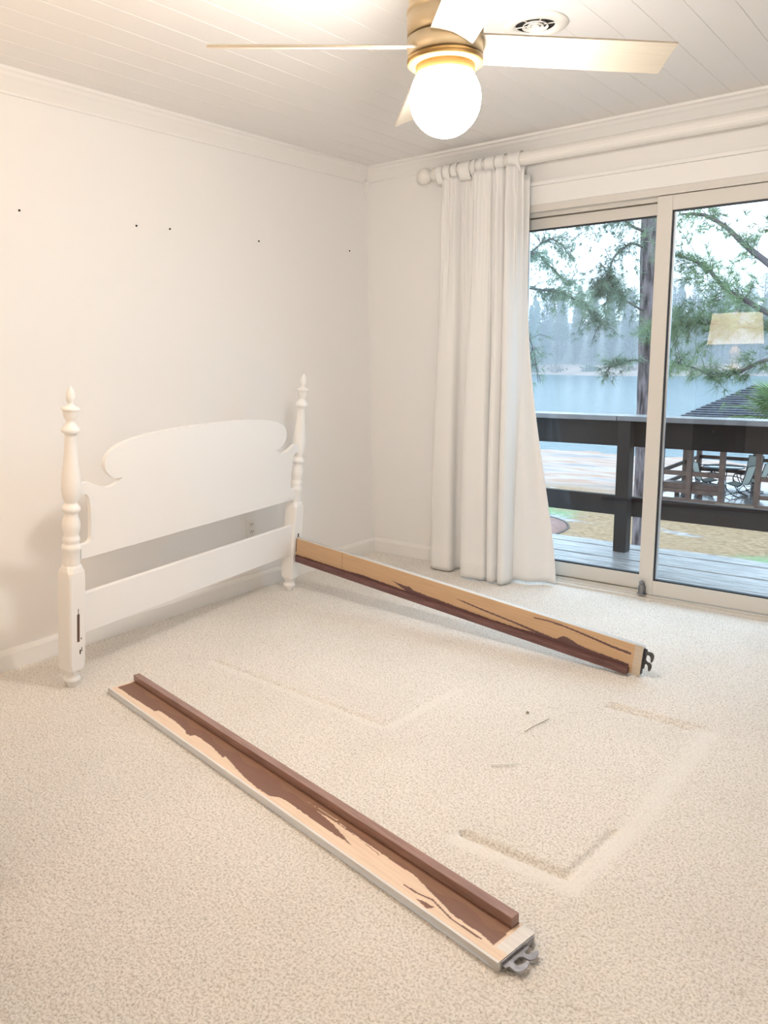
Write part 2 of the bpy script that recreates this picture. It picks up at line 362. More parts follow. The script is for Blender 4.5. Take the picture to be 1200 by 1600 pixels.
# ------------------------------------------------------------------ floor: carpet with real dents
def build_floor():
    nx, ny = 560, 620
    X0, X1, Y0, Y1 = 0.0, 3.6, -4.0, 0.0
    xs = np.linspace(X0, X1, nx); ys = np.linspace(Y0, Y1, ny)
    gx, gy = np.meshgrid(xs, ys)
    z = np.zeros_like(gx)
    def seg(ax, ay, bx, by, wd, dep):
        nonlocal z
        dx, dy = bx-ax, by-ay; L2 = dx*dx+dy*dy
        t = np.clip(((gx-ax)*dx+(gy-ay)*dy)/L2, 0, 1)
        d = np.hypot(gx-ax-t*dx, gy-ay-t*dy)
        z = np.minimum(z, -dep*np.clip(1.5-d/wd, 0, 1))
    wn = np.zeros_like(gx)
    def worn(ax, ay, bx, by, wd, k):
        nonlocal wn
        dx, dy = bx-ax, by-ay; L2 = dx*dx+dy*dy
        t = np.clip(((gx-ax)*dx+(gy-ay)*dy)/L2, 0, 1)
        d = np.hypot(gx-ax-t*dx, gy-ay-t*dy)
        wn = np.maximum(wn, k*np.clip(1.6-d/wd, 0, 1))
    seg(2.22, -2.383, 2.526, -2.382, 0.011, 0.022)      # old bed-frame dents
    seg(2.526, -2.382, 2.553, -2.13, 0.010, 0.010)
    seg(2.232, -1.380, 2.535, -1.384, 0.009, 0.022); seg(2.232, -1.350, 2.57, -1.350, 0.008, 0.016)
    seg(0.66, -1.95, 1.637, -1.996, 0.008, 0.009); seg(1.637, -1.996, 1.662, -1.589, 0.008, 0.008)
    worn(2.22, -2.42, 2.55, -2.42, 0.022, 0.75); worn(2.555, -2.42, 2.585, -2.10, 0.026, 0.75); worn(2.59, -2.10, 2.60, -1.40, 0.030, 0.5)
    worn(1.665, -1.99, 1.69, -1.60, 0.018, 0.45); worn(0.66, -1.975, 1.637, -2.02, 0.018, 0.3)
    z += RNG.normal(0, 0.0012, z.shape)
    v = np.stack([gx, gy, z], -1).reshape(-1, 3)
    i = np.arange(nx*ny).reshape(ny, nx)
    f = np.stack([i[:-1, :-1], i[:-1, 1:], i[1:, 1:], i[1:, :-1]], -1).reshape(-1, 4)
    rest = [((X1, Y0), (RX, Y1)), ((X0, RY), (RX, Y0))]
    extra_v = []; extra_f = []
    for (a, b), (c, d) in rest:
        o = len(v)+len(extra_v); extra_v += [(a, b, 0), (c, b, 0), (c, d, 0), (a, d, 0)]; extra_f.append([o, o+1, o+2, o+3])
    v = np.vstack([v, np.array(extra_v)]); f = np.vstack([f, np.array(extra_f)])
    me = fast_mesh('floor', v, f)
    at = me.attributes.new('worn', 'FLOAT', 'POINT'); wv = np.zeros(len(v), np.float32); wv[:nx*ny] = wn.ravel(); at.data.foreach_set('value', wv)
    me.polygons.foreach_set('use_smooth', [True]*len(me.polygons))
    return link('floor', me, M['carpet'], **ST)
build_floor()

# ------------------------------------------------------------------ walls
DX0, DX1, DZ1 = 0.99, 2.81, 2.09      # rough opening of the sliding door
wl = MB().box(-0.12, 0, RY, 0.12, -0.05, H+0.1).build('wall_left', M['wall'], **ST)
wb = MB().box(0, DX0, 0, 0.12, -0.05, H+0.1).box(DX1, RX, 0, 0.12, -0.05, H+0.1).box(DX0, DX1, 0, 0.12, DZ1, H+0.1).build('wall_back', M['wall'], **ST)
MB().box(RX, RX+0.12, RY, 0.12, -0.05, H+0.1).build('wall_right', M['wall'], **ST)
MB().box(-0.12, RX+0.12, RY-0.12, RY, -0.05, H+0.1).build('wall_front', M['wall'], **ST)
for y, z in ((-2.284, 1.919), (-1.721, 1.921), (-1.531, 1.927), (-0.944, 1.927), (-0.18, 1.943)):
    MB().lathe([(0.0045, 0), (0.0045, 0.004), (0.002, 0.006)], 10).xf(Matrix.Translation((0, y, z)) @ Matrix.Rotation(PI/2, 4, 'Y')).build('nail', M['dark'], wl)

# ceiling: tongue-and-groove planks, each its own piece
ceil = MB().box(-0.12, RX+0.12, RY-0.12, 0.12, H+0.012, H+0.1).build('ceiling', M['ceil'], **ST)
pw = 0.1331; k0 = 0.046
pl_me = None
for k in range(-1, 40):
    x0 = k0 + k*pw; x1 = x0+pw
    x0 = max(x0, -0.02); x1 = min(x1, RX+0.02)
    if x1-x0 < 0.02: continue
    g = 0.0022
    if pl_me is not None and abs((x1-x0)-pw) < 1e-6:
        o = bpy.data.objects.new('plank', pl_me); COL.objects.link(o); o.parent = ceil; o.location = (x0, 0, 0); continue
    b = MB().prism([(0, H+0.013), (0, H+g), (g, H), (x1-x0-g, H), (x1-x0, H+g), (x1-x0, H+0.013)], RY, 0.0, axis=1)
    o = b.build('plank', M['ceil'], ceil); o.location = (x0, 0, 0)
    if abs((x1-x0)-pw) < 1e-6: pl_me = o.data

# baseboards
bbp = [(0, 0), (0.016, 0), (0.016, 0.072), (0.012, 0.084), (0.007, 0.093), (0, 0.093)]
MB().prism(bbp, RY, 0.0, axis=1).build('baseboard_left', M['trim'], **ST)
MB().prism([(-a, b) for a, b in bbp], 0.016, DX0-0.10, axis=0).build('baseboard_back', M['trim'], **ST)
# crown moulding
crp = [(0, H-0.082), (0.010, H-0.082), (0.012, H-0.072), (0.017, H-0.066), (0.022, H-0.060), (0.030, H-0.052), (0.046, H-0.036), (0.058, H-0.027), (0.066, H-0.016), (0.078, H-0.012), (0.080, H), (0, H)]
MB().prism(crp, RY, 0.0, axis=1).build('trim_1', M['trim'], **ST)
MB().prism([(-a, b) for a, b in crp], 0.0, RX, axis=0).build('trim_2', M['trim'], **ST)
# small corner block below the crown where the two runs meet
MB().prism([(0.0, H-0.150), (0.012, H-0.138), (0.036, H-0.100), (0.040, H-0.075), (0.0, H-0.075)], -0.028, 0.0, axis=1).build('trim_3', M['trim'], **ST)

# door casing (trim_4) with head, back band and left leg
tr = empty('trim_4', (0, 0, 0), **ST)
MB().box(DX0-0.095, DX1+0.095, -0.022, 0, DZ1, 2.185, 0.003).build('head_casing', M['trim'], tr)
MB().box(DX0-0.11, DX1+0.11, -0.034, 0, 2.185, 2.205, 0.003).build('cap_molding', M['trim'], tr)
MB().box(DX0-0.095, DX0, -0.022, 0, 0, DZ1, 0.003).build('side_casing', M['trim'], tr)
MB().box(DX1, DX1+0.095, -0.022, 0, 0, DZ1, 0.003).build('side_casing', M['trim'], tr)

# ------------------------------------------------------------------ sliding glass door
door = empty('door_1', (0, 0, 0), **ST)
b = MB()
b.box(DX0, DX0+0.035, -0.005, 0.125, 0.0, DZ1); b.box(DX1-0.035, DX1, -0.005, 0.125, 0.0, DZ1)
b.box(DX0, DX1, -0.012, 0.125, 2.055, DZ1); b.box(DX0, DX1, 0.040, 0.046, 2.035, 2.056)
b.box(DX0+0.035, DX1-0.035, 0.094, 0.122, 1.995, 2.06)
b.build('door_frame', M['doorframe'], door)
MB().box(DX0, DX1, -0.035, 0.135, -0.02, 0.012, 0.002).box(DX0, DX1, -0.012, -0.006, 0.012, 0.022).box(DX0, DX1, 0.040, 0.046, 0.012, 0.026).box(DX0, DX1, 0.082, 0.088, 0.012, 0.026).build('door_sill', M['doorframe'], door)
def panel(name, x0, x1, y0, y1, zb, zt, st, rb, rt):
    p = empty(name); p.parent = door
    MB().box(x0, x0+st, y0, y1, zb, zt, 0.002).build('stile', M['doorframe'], p)
    MB().box(x1-st, x1, y0, y1, zb, zt, 0.002).build('stile', M['doorframe'], p)
    MB().box(x0+st, x1-st, y0, y1, zb, rb, 0.002).build('bottom_rail', M['doorframe'], p)
    MB().box(x0+st, x1-st, y0, y1, rt, zt, 0.002).build('top_rail', M['doorframe'], p)
    ym = (y0+y1)/2; g = MB(); q = 0.007
    a0, a1, c0, c1 = x0+st, x1-st, rb, rt
    for (xa, xb, za, zb_) in ((a0, a0+q, c0, c1), (a1-q, a1, c0, c1), (a0, a1, c0, c0+q), (a0, a1, c1-q, c1)):
        g.box(xa, xb, ym-0.012, ym+0.012, za, zb_)
    g.build('glazing_gasket', M['gasket'], p)
    g = MB()
    q2 = 0.017
    for (xa, xb, za, zb_) in ((a0+q, a0+q2, c0+q, c1-q), (a1-q2, a1-q, c0+q, c1-q)):
        g.box(xa, xb, ym-0.004, ym+0.004, za, zb_)
    g.build('glass_spacer', M['spacer'], p)
    MB().box(a0+0.002, a1-0.002, ym-0.0025, ym+0.0025, c0+0.002, c1-0.002).build('glass_pane', M['glass'], p)
    return p
panel('fixed_panel', DX0+0.036, 1.895, 0.058, 0.092, 0.028, 2.030, 0.062, 0.108, 1.975)
pr = panel('sliding_panel', 1.838, DX1-0.036, -0.002, 0.036, 0.024, 2.052, 0.075, 0.102, 1.982)
lk = MB().lathe([(0.015, 0.030), (0.017, 0.036), (0.017, 0.070), (0.013, 0.074), (0.012, 0.082), (0.0145, 0.085), (0.0145, 0.092), (0.010, 0.097), (0.0, 0.098)], 20, 1.862, -0.021)
lk.box(1.844, 1.880, -0.020, -0.003, 0.030, 0.066, 0.002).box(1.840, 1.886, -0.030, -0.004, 0.023, 0.029)
lk.build('door_lock', M['steel'], door)

# ------------------------------------------------------------------ wall outlet
ou = empty('wall_outlet', (0.0, -1.105, 0.362), label='white duplex wall outlet low behind the headboard gap', category='outlet')
MB().box(0.0, 0.006, -0.036, 0.036, -0.058, 0.058, 0.002).build('cover_plate', M['plate'], ou)
for dz in (-0.021, 0.021):
    r_ = MB().box(0.006, 0.009, -0.017, 0.017, dz-0.014, dz+0.014, 0.002).build('socket', M['plate'], ou)
    MB().box(0.009, 0.0096, -0.009, -0.006, dz-0.004, dz+0.007).box(0.009, 0.0096, 0.006, 0.009, dz-0.004, dz+0.007).box(0.009, 0.0096, -0.002, 0.002, dz-0.011, dz-0.007).build('slot', M['dark'], r_)

# ------------------------------------------------------------------ headboard (tips forward 7.5 degrees: one side rail is off)
HA = Vector((0.385, -2.475, 0.0)); hu = Vector((-0.1416, 0.9899, 0)).normalized(); hn = Vector((hu.y, -hu.x, 0))
TAU = rad(7.5)
hN = hn*math.cos(TAU) - Vector((0, 0, 1))*math.sin(TAU); hU = hn*math.sin(TAU) + Vector((0, 0, 1))*math.cos(TAU)
hb = empty('headboard', label='white painted four-poster headboard with scrolled panel standing near the left wall', category='headboard')
hb.matrix_world = Matrix(((hu.x, hN.x, hU.x, HA.x), (hu.y, hN.y, hU.y, HA.y), (hu.z, hN.z, hU.z, HA.z+0.002), (0, 0, 0, 1)))
# local axes: x along the board, y to the front, z up the posts
A_ = 0.0385
prof_low = [(0.017, -0.002), (0.0195, 0.004), (0.025, 0.018), (0.033, 0.027), (0.034, 0.034), (0.030, 0.041), (0.026, 0.047), (0.027, 0.056)]
prof_up = [(0.031, 0.520), (0.0325, 0.545), (0.0325, 0.585), (0.0355, 0.590), (0.0355, 0.606), (0.030, 0.612), (0.0285, 0.618), (0.032, 0.626), (0.0325, 0.636), (0.028, 0.644), (0.027, 0.652), (0.0315, 0.668),
           (0.0345, 0.684), (0.0335, 0.702), (0.0275, 0.722), (0.0255, 0.734), (0.028, 0.742), (0.034, 0.748), (0.0355, 0.755), (0.033, 0.763), (0.028, 0.770), (0.0235, 0.776), (0.022, 0.781), (0.027, 0.789), (0.0325, 0.806),
           (0.036, 0.832), (0.0368, 0.856), (0.035, 0.880), (0.0305, 0.912), (0.0265, 0.945), (0.0235, 0.980), (0.0215, 1.018), (0.0210, 1.040), (0.0225, 1.048), (0.032, 1.053), (0.0345, 1.060), (0.0335, 1.068), (0.028, 1.074),
           (0.025, 1.079), (0.020, 1.085), (0.016, 1.092), (0.0165, 1.099), (0.022, 1.106), (0.026, 1.116), (0.0275, 1.130), (0.029, 1.136), (0.034, 1.140), (0.0342, 1.145), (0.027, 1.150), (0.015, 1.155), (0.0105, 1.161),
           (0.0105, 1.167), (0.0145, 1.172), (0.0168, 1.184), (0.0158, 1.199), (0.0120, 1.212), (0.006, 1.222), (0.0015, 1.228)]
def ring(a, c, z):
    return [(a-c, -a, z), (a, -a+c, z), (a, a-c, z), (a-c, a, z), (-a+c, a, z), (-a, a-c, z), (-a, -a+c, z), (-a+c, -a, z)]
def post(s):
    m = MB(); m.lathe(prof_low, 28); m.lathe(prof_up, 36)
    lv = [(0.024, 0.012, 0.052), (0.031, 0.015, 0.066), (A_, 0.012, 0.082), (A_, 0.0055, 0.110), (A_, 0.0055, 0.480), (A_, 0.010, 0.500), (0.036, 0.015, 0.512), (0.034, 0.016, 0.520), (0.030, 0.015, 0.527)]
    vs = []
    for a, c, z in lv: vs += ring(a, c, z)
    fs = [[i*8+k, i*8+(k+1) % 8, (i+1)*8+(k+1) % 8, (i+1)*8+k] for i in range(len(lv)-1) for k in range(8)]
    fs += [list(range(8))[::-1], list(range(len(vs)-8, len(vs)))]
    m.add(vs, fs)
    m.xf(Matrix.Translation((s, 0, 0)))
    return m.build('post', M['bedwhite'], hb)
pL = post(0.0); pR = post(1.492)
# rail slot, screw holes and paint chips on the posts
yf = A_+0.0006
MB().box(-0.006, 0.006, yf-0.004, yf, 0.205, 0.325).build('hook_slot', M['chip'], pL)
MB().box(-0.0012, 0.0012, yf-0.004, yf, 0.325, 0.348).build('paint_chip', M['dark'], pL)
MB().box(0.012, 0.0155, yf-0.004, yf, 0.212, 0.220).build('paint_chip', M['dark'], pL)
MB().prism([(0.006, 0.150), (0.010, 0.147), (0.012, 0.165), (0.008, 0.172), (0.005, 0.160)], yf-0.004, yf, axis=1).build('paint_chip', M['dark'], pL)
MB().prism([(0.014, 0.160), (0.018, 0.158), (0.018, 0.178), (0.015, 0.176)], yf-0.004, yf, axis=1).build('paint_chip', M['dark'], pL)
MB().prism([(-0.014, 0.073), (0.012, 0.071), (0.004, 0.078), (-0.004, 0.080)], 0.0315, 0.0345, axis=1).build('paint_chip', M['endwood'], pL)
for z in (0.272, 0.305):
    MB().lathe([(0.004, 0), (0.004, 0.002)], 10).xf(Matrix.Translation((1.492-A_+0.001, 0.012, z)) @ Matrix.Rotation(-PI/2, 4, 'Y')).build('screw_hole', M['dark'], pR)
MB().box(1.492-0.006, 1.492+0.006, yf-0.004, yf, 0.19, 0.345).build('hook_slot', M['chip'], pR)
# scrolled panel
def spline(pts, n=6):
    out = []
    for i in range(len(pts)-1):
        p0 = np.array(pts[max(i-1, 0)]); p1 = np.array(pts[i]); p2 = np.array(pts[i+1]); p3 = np.array(pts[min(i+2, len(pts)-1)])
        for k in range(n):
            t = k/n
            out.append(tuple(0.5*((2*p1)+(-p0+p2)*t+(2*p0-5*p1+4*p2-p3)*t*t+(-p0+3*p1-3*p2+p3)*t**3)))
    out.append(tuple(pts[-1])); return out
side = [(0.030, 0.545), (0.030, 0.603), (0.060, 0.604)]
notch = spline([(0.060, 0.604), (0.078, 0.620), (0.080, 0.680), (0.078, 0.745), (0.070, 0.788), (0.056, 0.806), (0.028, 0.809)], 5)
lip = spline([(0.028, 0.850), (0.050, 0.854), (0.077, 0.850), (0.105, 0.836), (0.135, 0.824), (0.165, 0.818), (0.190, 0.822), (0.214, 0.833), (0.239, 0.849)], 5)
curl = spline([(0.239, 0.849), (0.216, 0.847), (0.192, 0.853), (0.168, 0.870), (0.150, 0.893), (0.146, 0.918), (0.155, 0.943), (0.180, 0.966), (0.232, 0.989), (0.323, 1.007), (0.444, 1.019), (0.590, 1.024), (0.746, 1.025)], 5)
half = side + notch[1:] + lip + curl[1:]
outline = half + [(1.492-x, z) for x, z in half[::-1]][1:]
pm = MB().prism(outline, 0.000, 0.020, axis=1)
hp_ = pm.build('scrolled_panel', M['bedwhite'], hb)
md = hp_.modifiers.new('edge_round', 'BEVEL'); md.width = 0.0025; md.segments = 2; md.limit_method = 'ANGLE'; md.angle_limit = rad(50)
MB().box(0.030, 1.462, 0.000, 0.022, 0.224, 0.396, 0.002).build('lower_rail', M['bedwhite'], hb)

# ------------------------------------------------------------------ bed side rails
def in_poly(px, pz, poly):
    c = np.zeros(px.shape, bool); n = len(poly)
    for i in range(n):
        x0, y0 = poly[i]; x1, y1 = poly[i-1]
        k = ((y0 > pz) != (y1 > pz)) & (px < (x1-x0)*(pz-y0)/((y1-y0) or 1e-9)+x0)
        c ^= k
    return c
def near_line(px, pz, pts, wd):
    d = np.full(px.shape, 9.0)
    for (x0, y0), (x1, y1) in zip(pts[:-1], pts[1:]):
        L2 = (x1-x0)**2+(y1-y0)**2; t = np.clip(((px-x0)*(x1-x0)+(pz-y0)*(y1-y0))/L2, 0, 1)
        d = np.minimum(d, np.hypot(px-x0-t*(x1-x0), pz-y0-t*(y1-y0)))
    return d < wd
RL, RW, RT = 2.0, 0.132, 0.023
WHITE = np.array((0.86, 0.83, 0.79)); BROWN = np.array((0.245, 0.125, 0.088)); BARE1 = np.array((0.90, 0.71, 0.545)); BARE2 = np.array((0.62, 0.42, 0.25))
PLUM = np.array((0.150, 0.080, 0.078))
def side_rail(name, paint, mtx, led0, ledger, lmat, label, end_hooks, hookmat):
    """x along the rail, y across its face (0 = outer top edge), z out of the inner face (0 = inner face)"""
    t = empty(name, label=label, category='bed rail', group='loose bed side rails'); t.matrix_world = mtx
    nx, ny = 668, 67
    xs = np.linspace(0, RL, nx); ys = np.linspace(0.0, RW, ny); gx, gy = np.meshgrid(xs, ys)
    colr = paint(gx, gy)
    v = np.stack([gx, gy, np.zeros_like(gx)], -1).reshape(-1, 3)
    i = np.arange(nx*ny).reshape(ny, nx)
    f = np.stack([i[:-1, :-1], i[:-1, 1:], i[1:, 1:], i[1:, :-1]], -1).reshape(-1, 4)
    bv = np.array([(x, y, z) for x in (0, RL) for y in (0, RW) for z in (0, -RT)])
    o = len(v)
    bf = np.array([(0, 1, 5, 4), (2, 6, 7, 3), (0, 2, 3, 1), (4, 5, 7, 6), (1, 3, 7, 5)])+o
    me = fast_mesh('board', np.vstack([v, bv]), np.vstack([f, bf]))
    at = me.attributes.new('paint', 'FLOAT_COLOR', 'POINT')
    c4 = np.ones((len(v)+8, 4), np.float32); c4[:len(v), :3] = colr.reshape(-1, 3); c4[len(v):, :3] = WHITE
    at.data.foreach_set('color', c4.ravel())
    link('board', me, M['railface'], t)
    MB().box(led0, ledger, RW-0.0275, RW-0.001, 0.0, 0.026, 0.0015).build('ledger_strip', lmat, t)
    # bracket plate on the end grain, its two hooks reach past the end
    h = MB()
    pz0, pz1 = -RT*0.5-0.002, -RT*0.5+0.002
    plate = [(RL-0.0005, 0.012), (RL+0.012, 0.010), (RL+0.016, 0.020)]
    plate += spline([(RL+0.016, 0.020), (RL+0.034, 0.019), (RL+0.043, 0.030), (RL+0.043, 0.048), (RL+0.037, 0.062), (RL+0.033, 0.058), (RL+0.031, 0.044), (RL+0.024, 0.034), (RL+0.014, 0.036)], 4)[1:]
    plate += [(RL+0.013, 0.056)]
    plate += spline([(RL+0.013, 0.056), (RL+0.020, 0.063), (RL+0.034, 0.066), (RL+0.040, 0.078), (RL+0.037, 0.094), (RL+0.031, 0.102), (RL+0.027, 0.094), (RL+0.024, 0.080), (RL+0.017, 0.074), (RL+0.012, 0.080)], 4)[1:]
    plate += [(RL+0.011, 0.096), (RL+0.004, 0.098), (RL+0.003, 0.118), (RL-0.0005, 0.118)]
    h.prism(plate, pz0, pz1)
    h.box(RL, RL+0.003, 0.010, 0.122, -RT+0.002, -0.002)
    h.build('hook_bracket', hookmat, t)
    h2 = MB().box(-0.003, 0.0, 0.010, 0.122, -RT+0.002, -0.002)
    if end_hooks:   # bracket at the other end too
        h2.prism([(0.0, 0.030), (-0.012, 0.032), (-0.015, 0.050), (-0.010, 0.058), (-0.008, 0.044), (0.0, 0.042)], pz0, pz1)
    h2.build('end_plate', M['hook'], t)
    return t
bow = lambda x: 0.011*np.sin(PI*np.clip(x, 0, 2)/2)
b1 = [(0.026, 0.0297), (0.144, 0.0275), (0.333, 0.03), (0.339, 0.0436), (0.455, 0.044), (0.554, 0.0346), (0.577, 0.0237), (0.6, 0.0257), (0.607, 0.0405), (0.635, 0.0434), (0.717, 0.0408), (0.81, 0.0276), (0.812, 0.0383), (0.89, 0.0232), (0.98, 0.0089), (1.051, 0.0043), (1.113, 0.0077), (1.135, 0.0234), (1.168, 0.028), (1.19, 0.0285),
      (1.228, 0.028), (1.307, 0.0271), (1.429, 0.0293), (1.43, 0.0325), (1.468, 0.0306), (1.413, 0.0427), (1.344, 0.057), (1.273, 0.0614), (1.337, 0.0664), (1.466, 0.0646), (1.55, 0.0568), (1.537, 0.0609), (1.435, 0.0658), (1.349, 0.0748), (1.212, 0.0716), (1.349, 0.0775), (1.371, 0.0689), (1.529, 0.0675), (1.602, 0.0668), (1.669, 0.0694), (1.75, 0.0534), (1.834, 0.0368), (1.919, 0.0383), (1.960, 0.033), (1.958, 0.0814)]
b1 = [(x, y+float(bow(x))) for x, y in b1]
brown1 = b1 + [(1.955, RW+.01), (0.022, RW+.01)]
stroke1 = [(x, y+float(bow(x))) for x, y in ((1.676, 0.0256), (1.719, 0.0276), (1.764, 0.0385), (1.838, 0.0243), (1.928, 0.0273))]
blob1 = [(x, y+float(bow(x))) for x, y in ((1.735, 0.0117), (1.751, 0.0193), (1.786, 0.0233), (1.775, 0.0069))]
def paint1(gx, gy):
    c = np.empty(gx.shape+(3,)); c[:] = BARE1
    jit = 0.0007*np.sin(gx*130+3*np.sin(gx*41))
    br = in_poly(gx, gy+jit, brown1) | near_line(gx, gy, stroke1, 0.0024) | in_poly(gx, gy, blob1)
    c[br] = BROWN
    worn = br & (np.sin(gx*9+np.sin(gx*23)*2)*0.010+0.078 < gy) & (gy < 0.100)
    c[worn] = BROWN*0.82+np.array((0.45, 0.28, 0.12))*0.18
    wt = (gy < 0.0065) | (gx < 0.014) | ((gx > 1.965) & (gy > 0.034+0.004*np.sin(gx*900)))
    c[wt] = WHITE
    return c
ZF = 0.0255
e1 = Vector((0.986, -0.169, 0)).normalized(); w1 = Vector((0.169, 0.986, 0)).normalized()
P1 = Vector((0.576, -2.432, ZF))
m1 = Matrix(((e1.x, w1.x, 0, P1.x), (e1.y, w1.y, 0, P1.y), (0, 0, 1, P1.z), (0, 0, 0, 1)))
side_rail('bed_side_rail', paint1, m1, 0.012, 1.955, M['ledger'], 'bed rail lying flat on the carpet in front, brown paint on bare wood face up', True, M['hookgrey'])

bd2 = [(0.0, 0.034), (0.347, 0.035), (0.499, 0.0416), (0.623, 0.038), (0.785, 0.036), (0.697, 0.0642), (0.793, 0.0586), (0.800, 0.064), (0.836, 0.0493), (0.998, 0.0434), (1.152, 0.0378), (1.299, 0.034), (1.404, 0.034), (1.505, 0.0402), (1.618, 0.0452), (1.648, 0.067), (1.679, 0.0649), (1.728, 0.0499), (1.804, 0.0449), (1.95, 0.0398), (1.95, -0.01), (0, -0.01)]
def paint2(gx, gy):
    z = RW - gy                                # height above the lower edge
    c = np.empty(gx.shape+(3,)); c[:] = BARE2
    jit = 0.0007*np.sin(gx*110+3*np.sin(gx*37))
    d = in_poly(gx, z+jit, bd2)
    s1 = np.interp(gx, [1.08, 1.14, 1.4, 1.60], [0.0005, 0.0035, 0.004, 0.006]); s2 = np.interp(gx, [1.5, 1.6, 2.0], [0.003, 0.003, 0.006])
    y1 = np.interp(gx, [1.091, 1.223, 1.401, 1.587], [0.0789, 0.0673, 0.0559, 0.040]); y2 = np.interp(gx, [1.5, 1.562, 1.642, 1.751, 1.872, 1.97], [0.107, 0.1133, 0.1127, 0.1035, 0.0901, 0.0850])
    d |= (np.abs(z-y1) < s1) & (gx > 1.08) & (gx < 1.6)
    d |= (np.abs(z-y2) < s2) & (gx > 1.5) & (gx < 1.955)
    d |= (gx < 0.006) & (z > 0.05)
    c[d] = PLUM
    c[(np.abs(gx-0.350) < 0.0015) & (z > 0.034)] = (0.36, 0.22, 0.12)
    c[z > RW-0.004] = WHITE
    c[(gx > 1.965)] = (0.62, 0.54, 0.43)
    return c
S2 = Vector((0.240, -1.002, 0.183)); E2 = Vector((2.242, -1.057, 0.0))
e2 = (E2-S2).normalized(); n2 = Vector((e2.y, -e2.x, 0)).normalized()      # out of the inner face, towards the room
dn2 = e2.cross(n2); dn2 = dn2 if dn2.z < 0 else -dn2
n2r = e2.cross(dn2)
P2 = S2 - dn2*RW
P2 = P2 + Vector((0, 0, 0.004))
if n2r.y > 0: n2r = -n2r
m2 = Matrix(((e2.x, dn2.x, n2r.x, P2.x), (e2.y, dn2.y, n2r.y, P2.y), (e2.z, dn2.z, n2r.z, P2.z), (0, 0, 0, 1)))
side_rail('bed_side_rail', paint2, m2, 0.022, 1.955, M['ledger_dark'], 'bed rail standing on edge, still hooked to the right-hand headboard post', False, M['hook'])

# ------------------------------------------------------------------ bits on the carpet
def thread(pts, r, m, label):
    P = spline([tuple(q) for q in pts], 5)
    o = MB().tube(P, r, 6).build('thread', m); o['label'] = label; o['category'] = 'thread'
thread([(2.095, -2.022, 0.006), (2.115, -2.018, 0.008), (2.13, -1.996, 0.006), (2.146, -1.99, 0.008), (2.166, -1.962, 0.006)], 0.0022, M['thread'], 'short white thread lying on the carpet in mid floor')
thread([(2.078, -1.755, 0.005), (2.084, -1.71, 0.006), (2.094, -1.66, 0.005), (2.103, -1.615, 0.005)], 0.0013, M['thread_d'], 'thin grey straight thread lying on the carpet in mid floor')
o = MB().lathe([(0.002, 0.0), (0.0055, 0.002), (0.006, 0.005), (0.003, 0.009)], 10).build('lint_speck', M['thread_d']); o.location = (2.015, -1.615, 0.0)
o['label'] = 'tiny dark lint speck on the carpet beside the grey thread'; o['category'] = 'lint'

# ------------------------------------------------------------------ curtain rod and curtain
RYC, RZC, RR = -0.115, 2.312, 0.034
ro = empty('curtain_rod', (0, RYC, RZC), label='thick white fluted wooden curtain rod with ball finial above the glass door', category='curtain rod')
b = MB(); seg = 72; vs = []; nxx = 2
for x in (0.60, 3.2):
    for k in range(seg):
        a = 2*PI*k/seg; r = RR*(1-0.045*(0.5+0.5*math.cos(18*a))); vs.append((x, r*math.cos(a), r*math.sin(a)))
b.add(vs, [[k, (k+1) % seg, seg+(k+1) % seg, seg+k] for k in range(seg)], True); b.add(vs, [list(range(seg)), list(range(seg, 2*seg))])
b.build('pole', M['rod'], ro)
fin = [(0.0, -0.122), (0.014, -0.120), (0.030, -0.110), (0.041, -0.094), (0.045, -0.075), (0.041, -0.056), (0.030, -0.041), (0.020, -0.035), (0.022, -0.028), (0.031, -0.024), (0.031, -0.014), (0.036, -0.010), (0.036, 0.002)]
MB().lathe(fin, 28).xf(Matrix.Translation((0.60, 0, 0)) @ Matrix.Rotation(PI/2, 4, 'Y')).build('finial', M['rod'], ro)
for x in (0.585, 2.95):
    MB().box(x-0.012, x+0.012, 0.0, -RYC, -0.010, 0.010, 0.002).box(x-0.022, x+0.022, -RYC-0.012, -RYC, -0.05, 0.05, 0.002).build('bracket', M['rod'], ro)

cu = empty('curtain', (0.9, RYC, 0.0), label='white pleated floor-length tab-top curtain gathered at the left of the glass door', category='curtain')
def sstep(a, b, x):
    t = min(1, max(0, (x-a)/(b-a))); return t*t*(3-2*t)
def cloth(name, nu, zs, fn, thick=0.0016):
    us = np.linspace(0, 1, nu)
    V = np.array([fn(u, z) for z in zs for u in us]); nv = len(zs)
    i = np.arange(nu*nv).reshape(nv, nu)
    F = np.stack([i[:-1, :-1], i[:-1, 1:], i[1:, 1:], i[1:, :-1]], -1).reshape(-1, 4)
    me = fast_mesh(name, V, F); me.polygons.foreach_set('use_smooth', [True]*len(me.polygons))
    o = link(name, me, M['cloth'], cu)
    sd = o.modifiers.new('thickness', 'SOLIDIFY'); sd.thickness = thick; sd.offset = 0
    return o
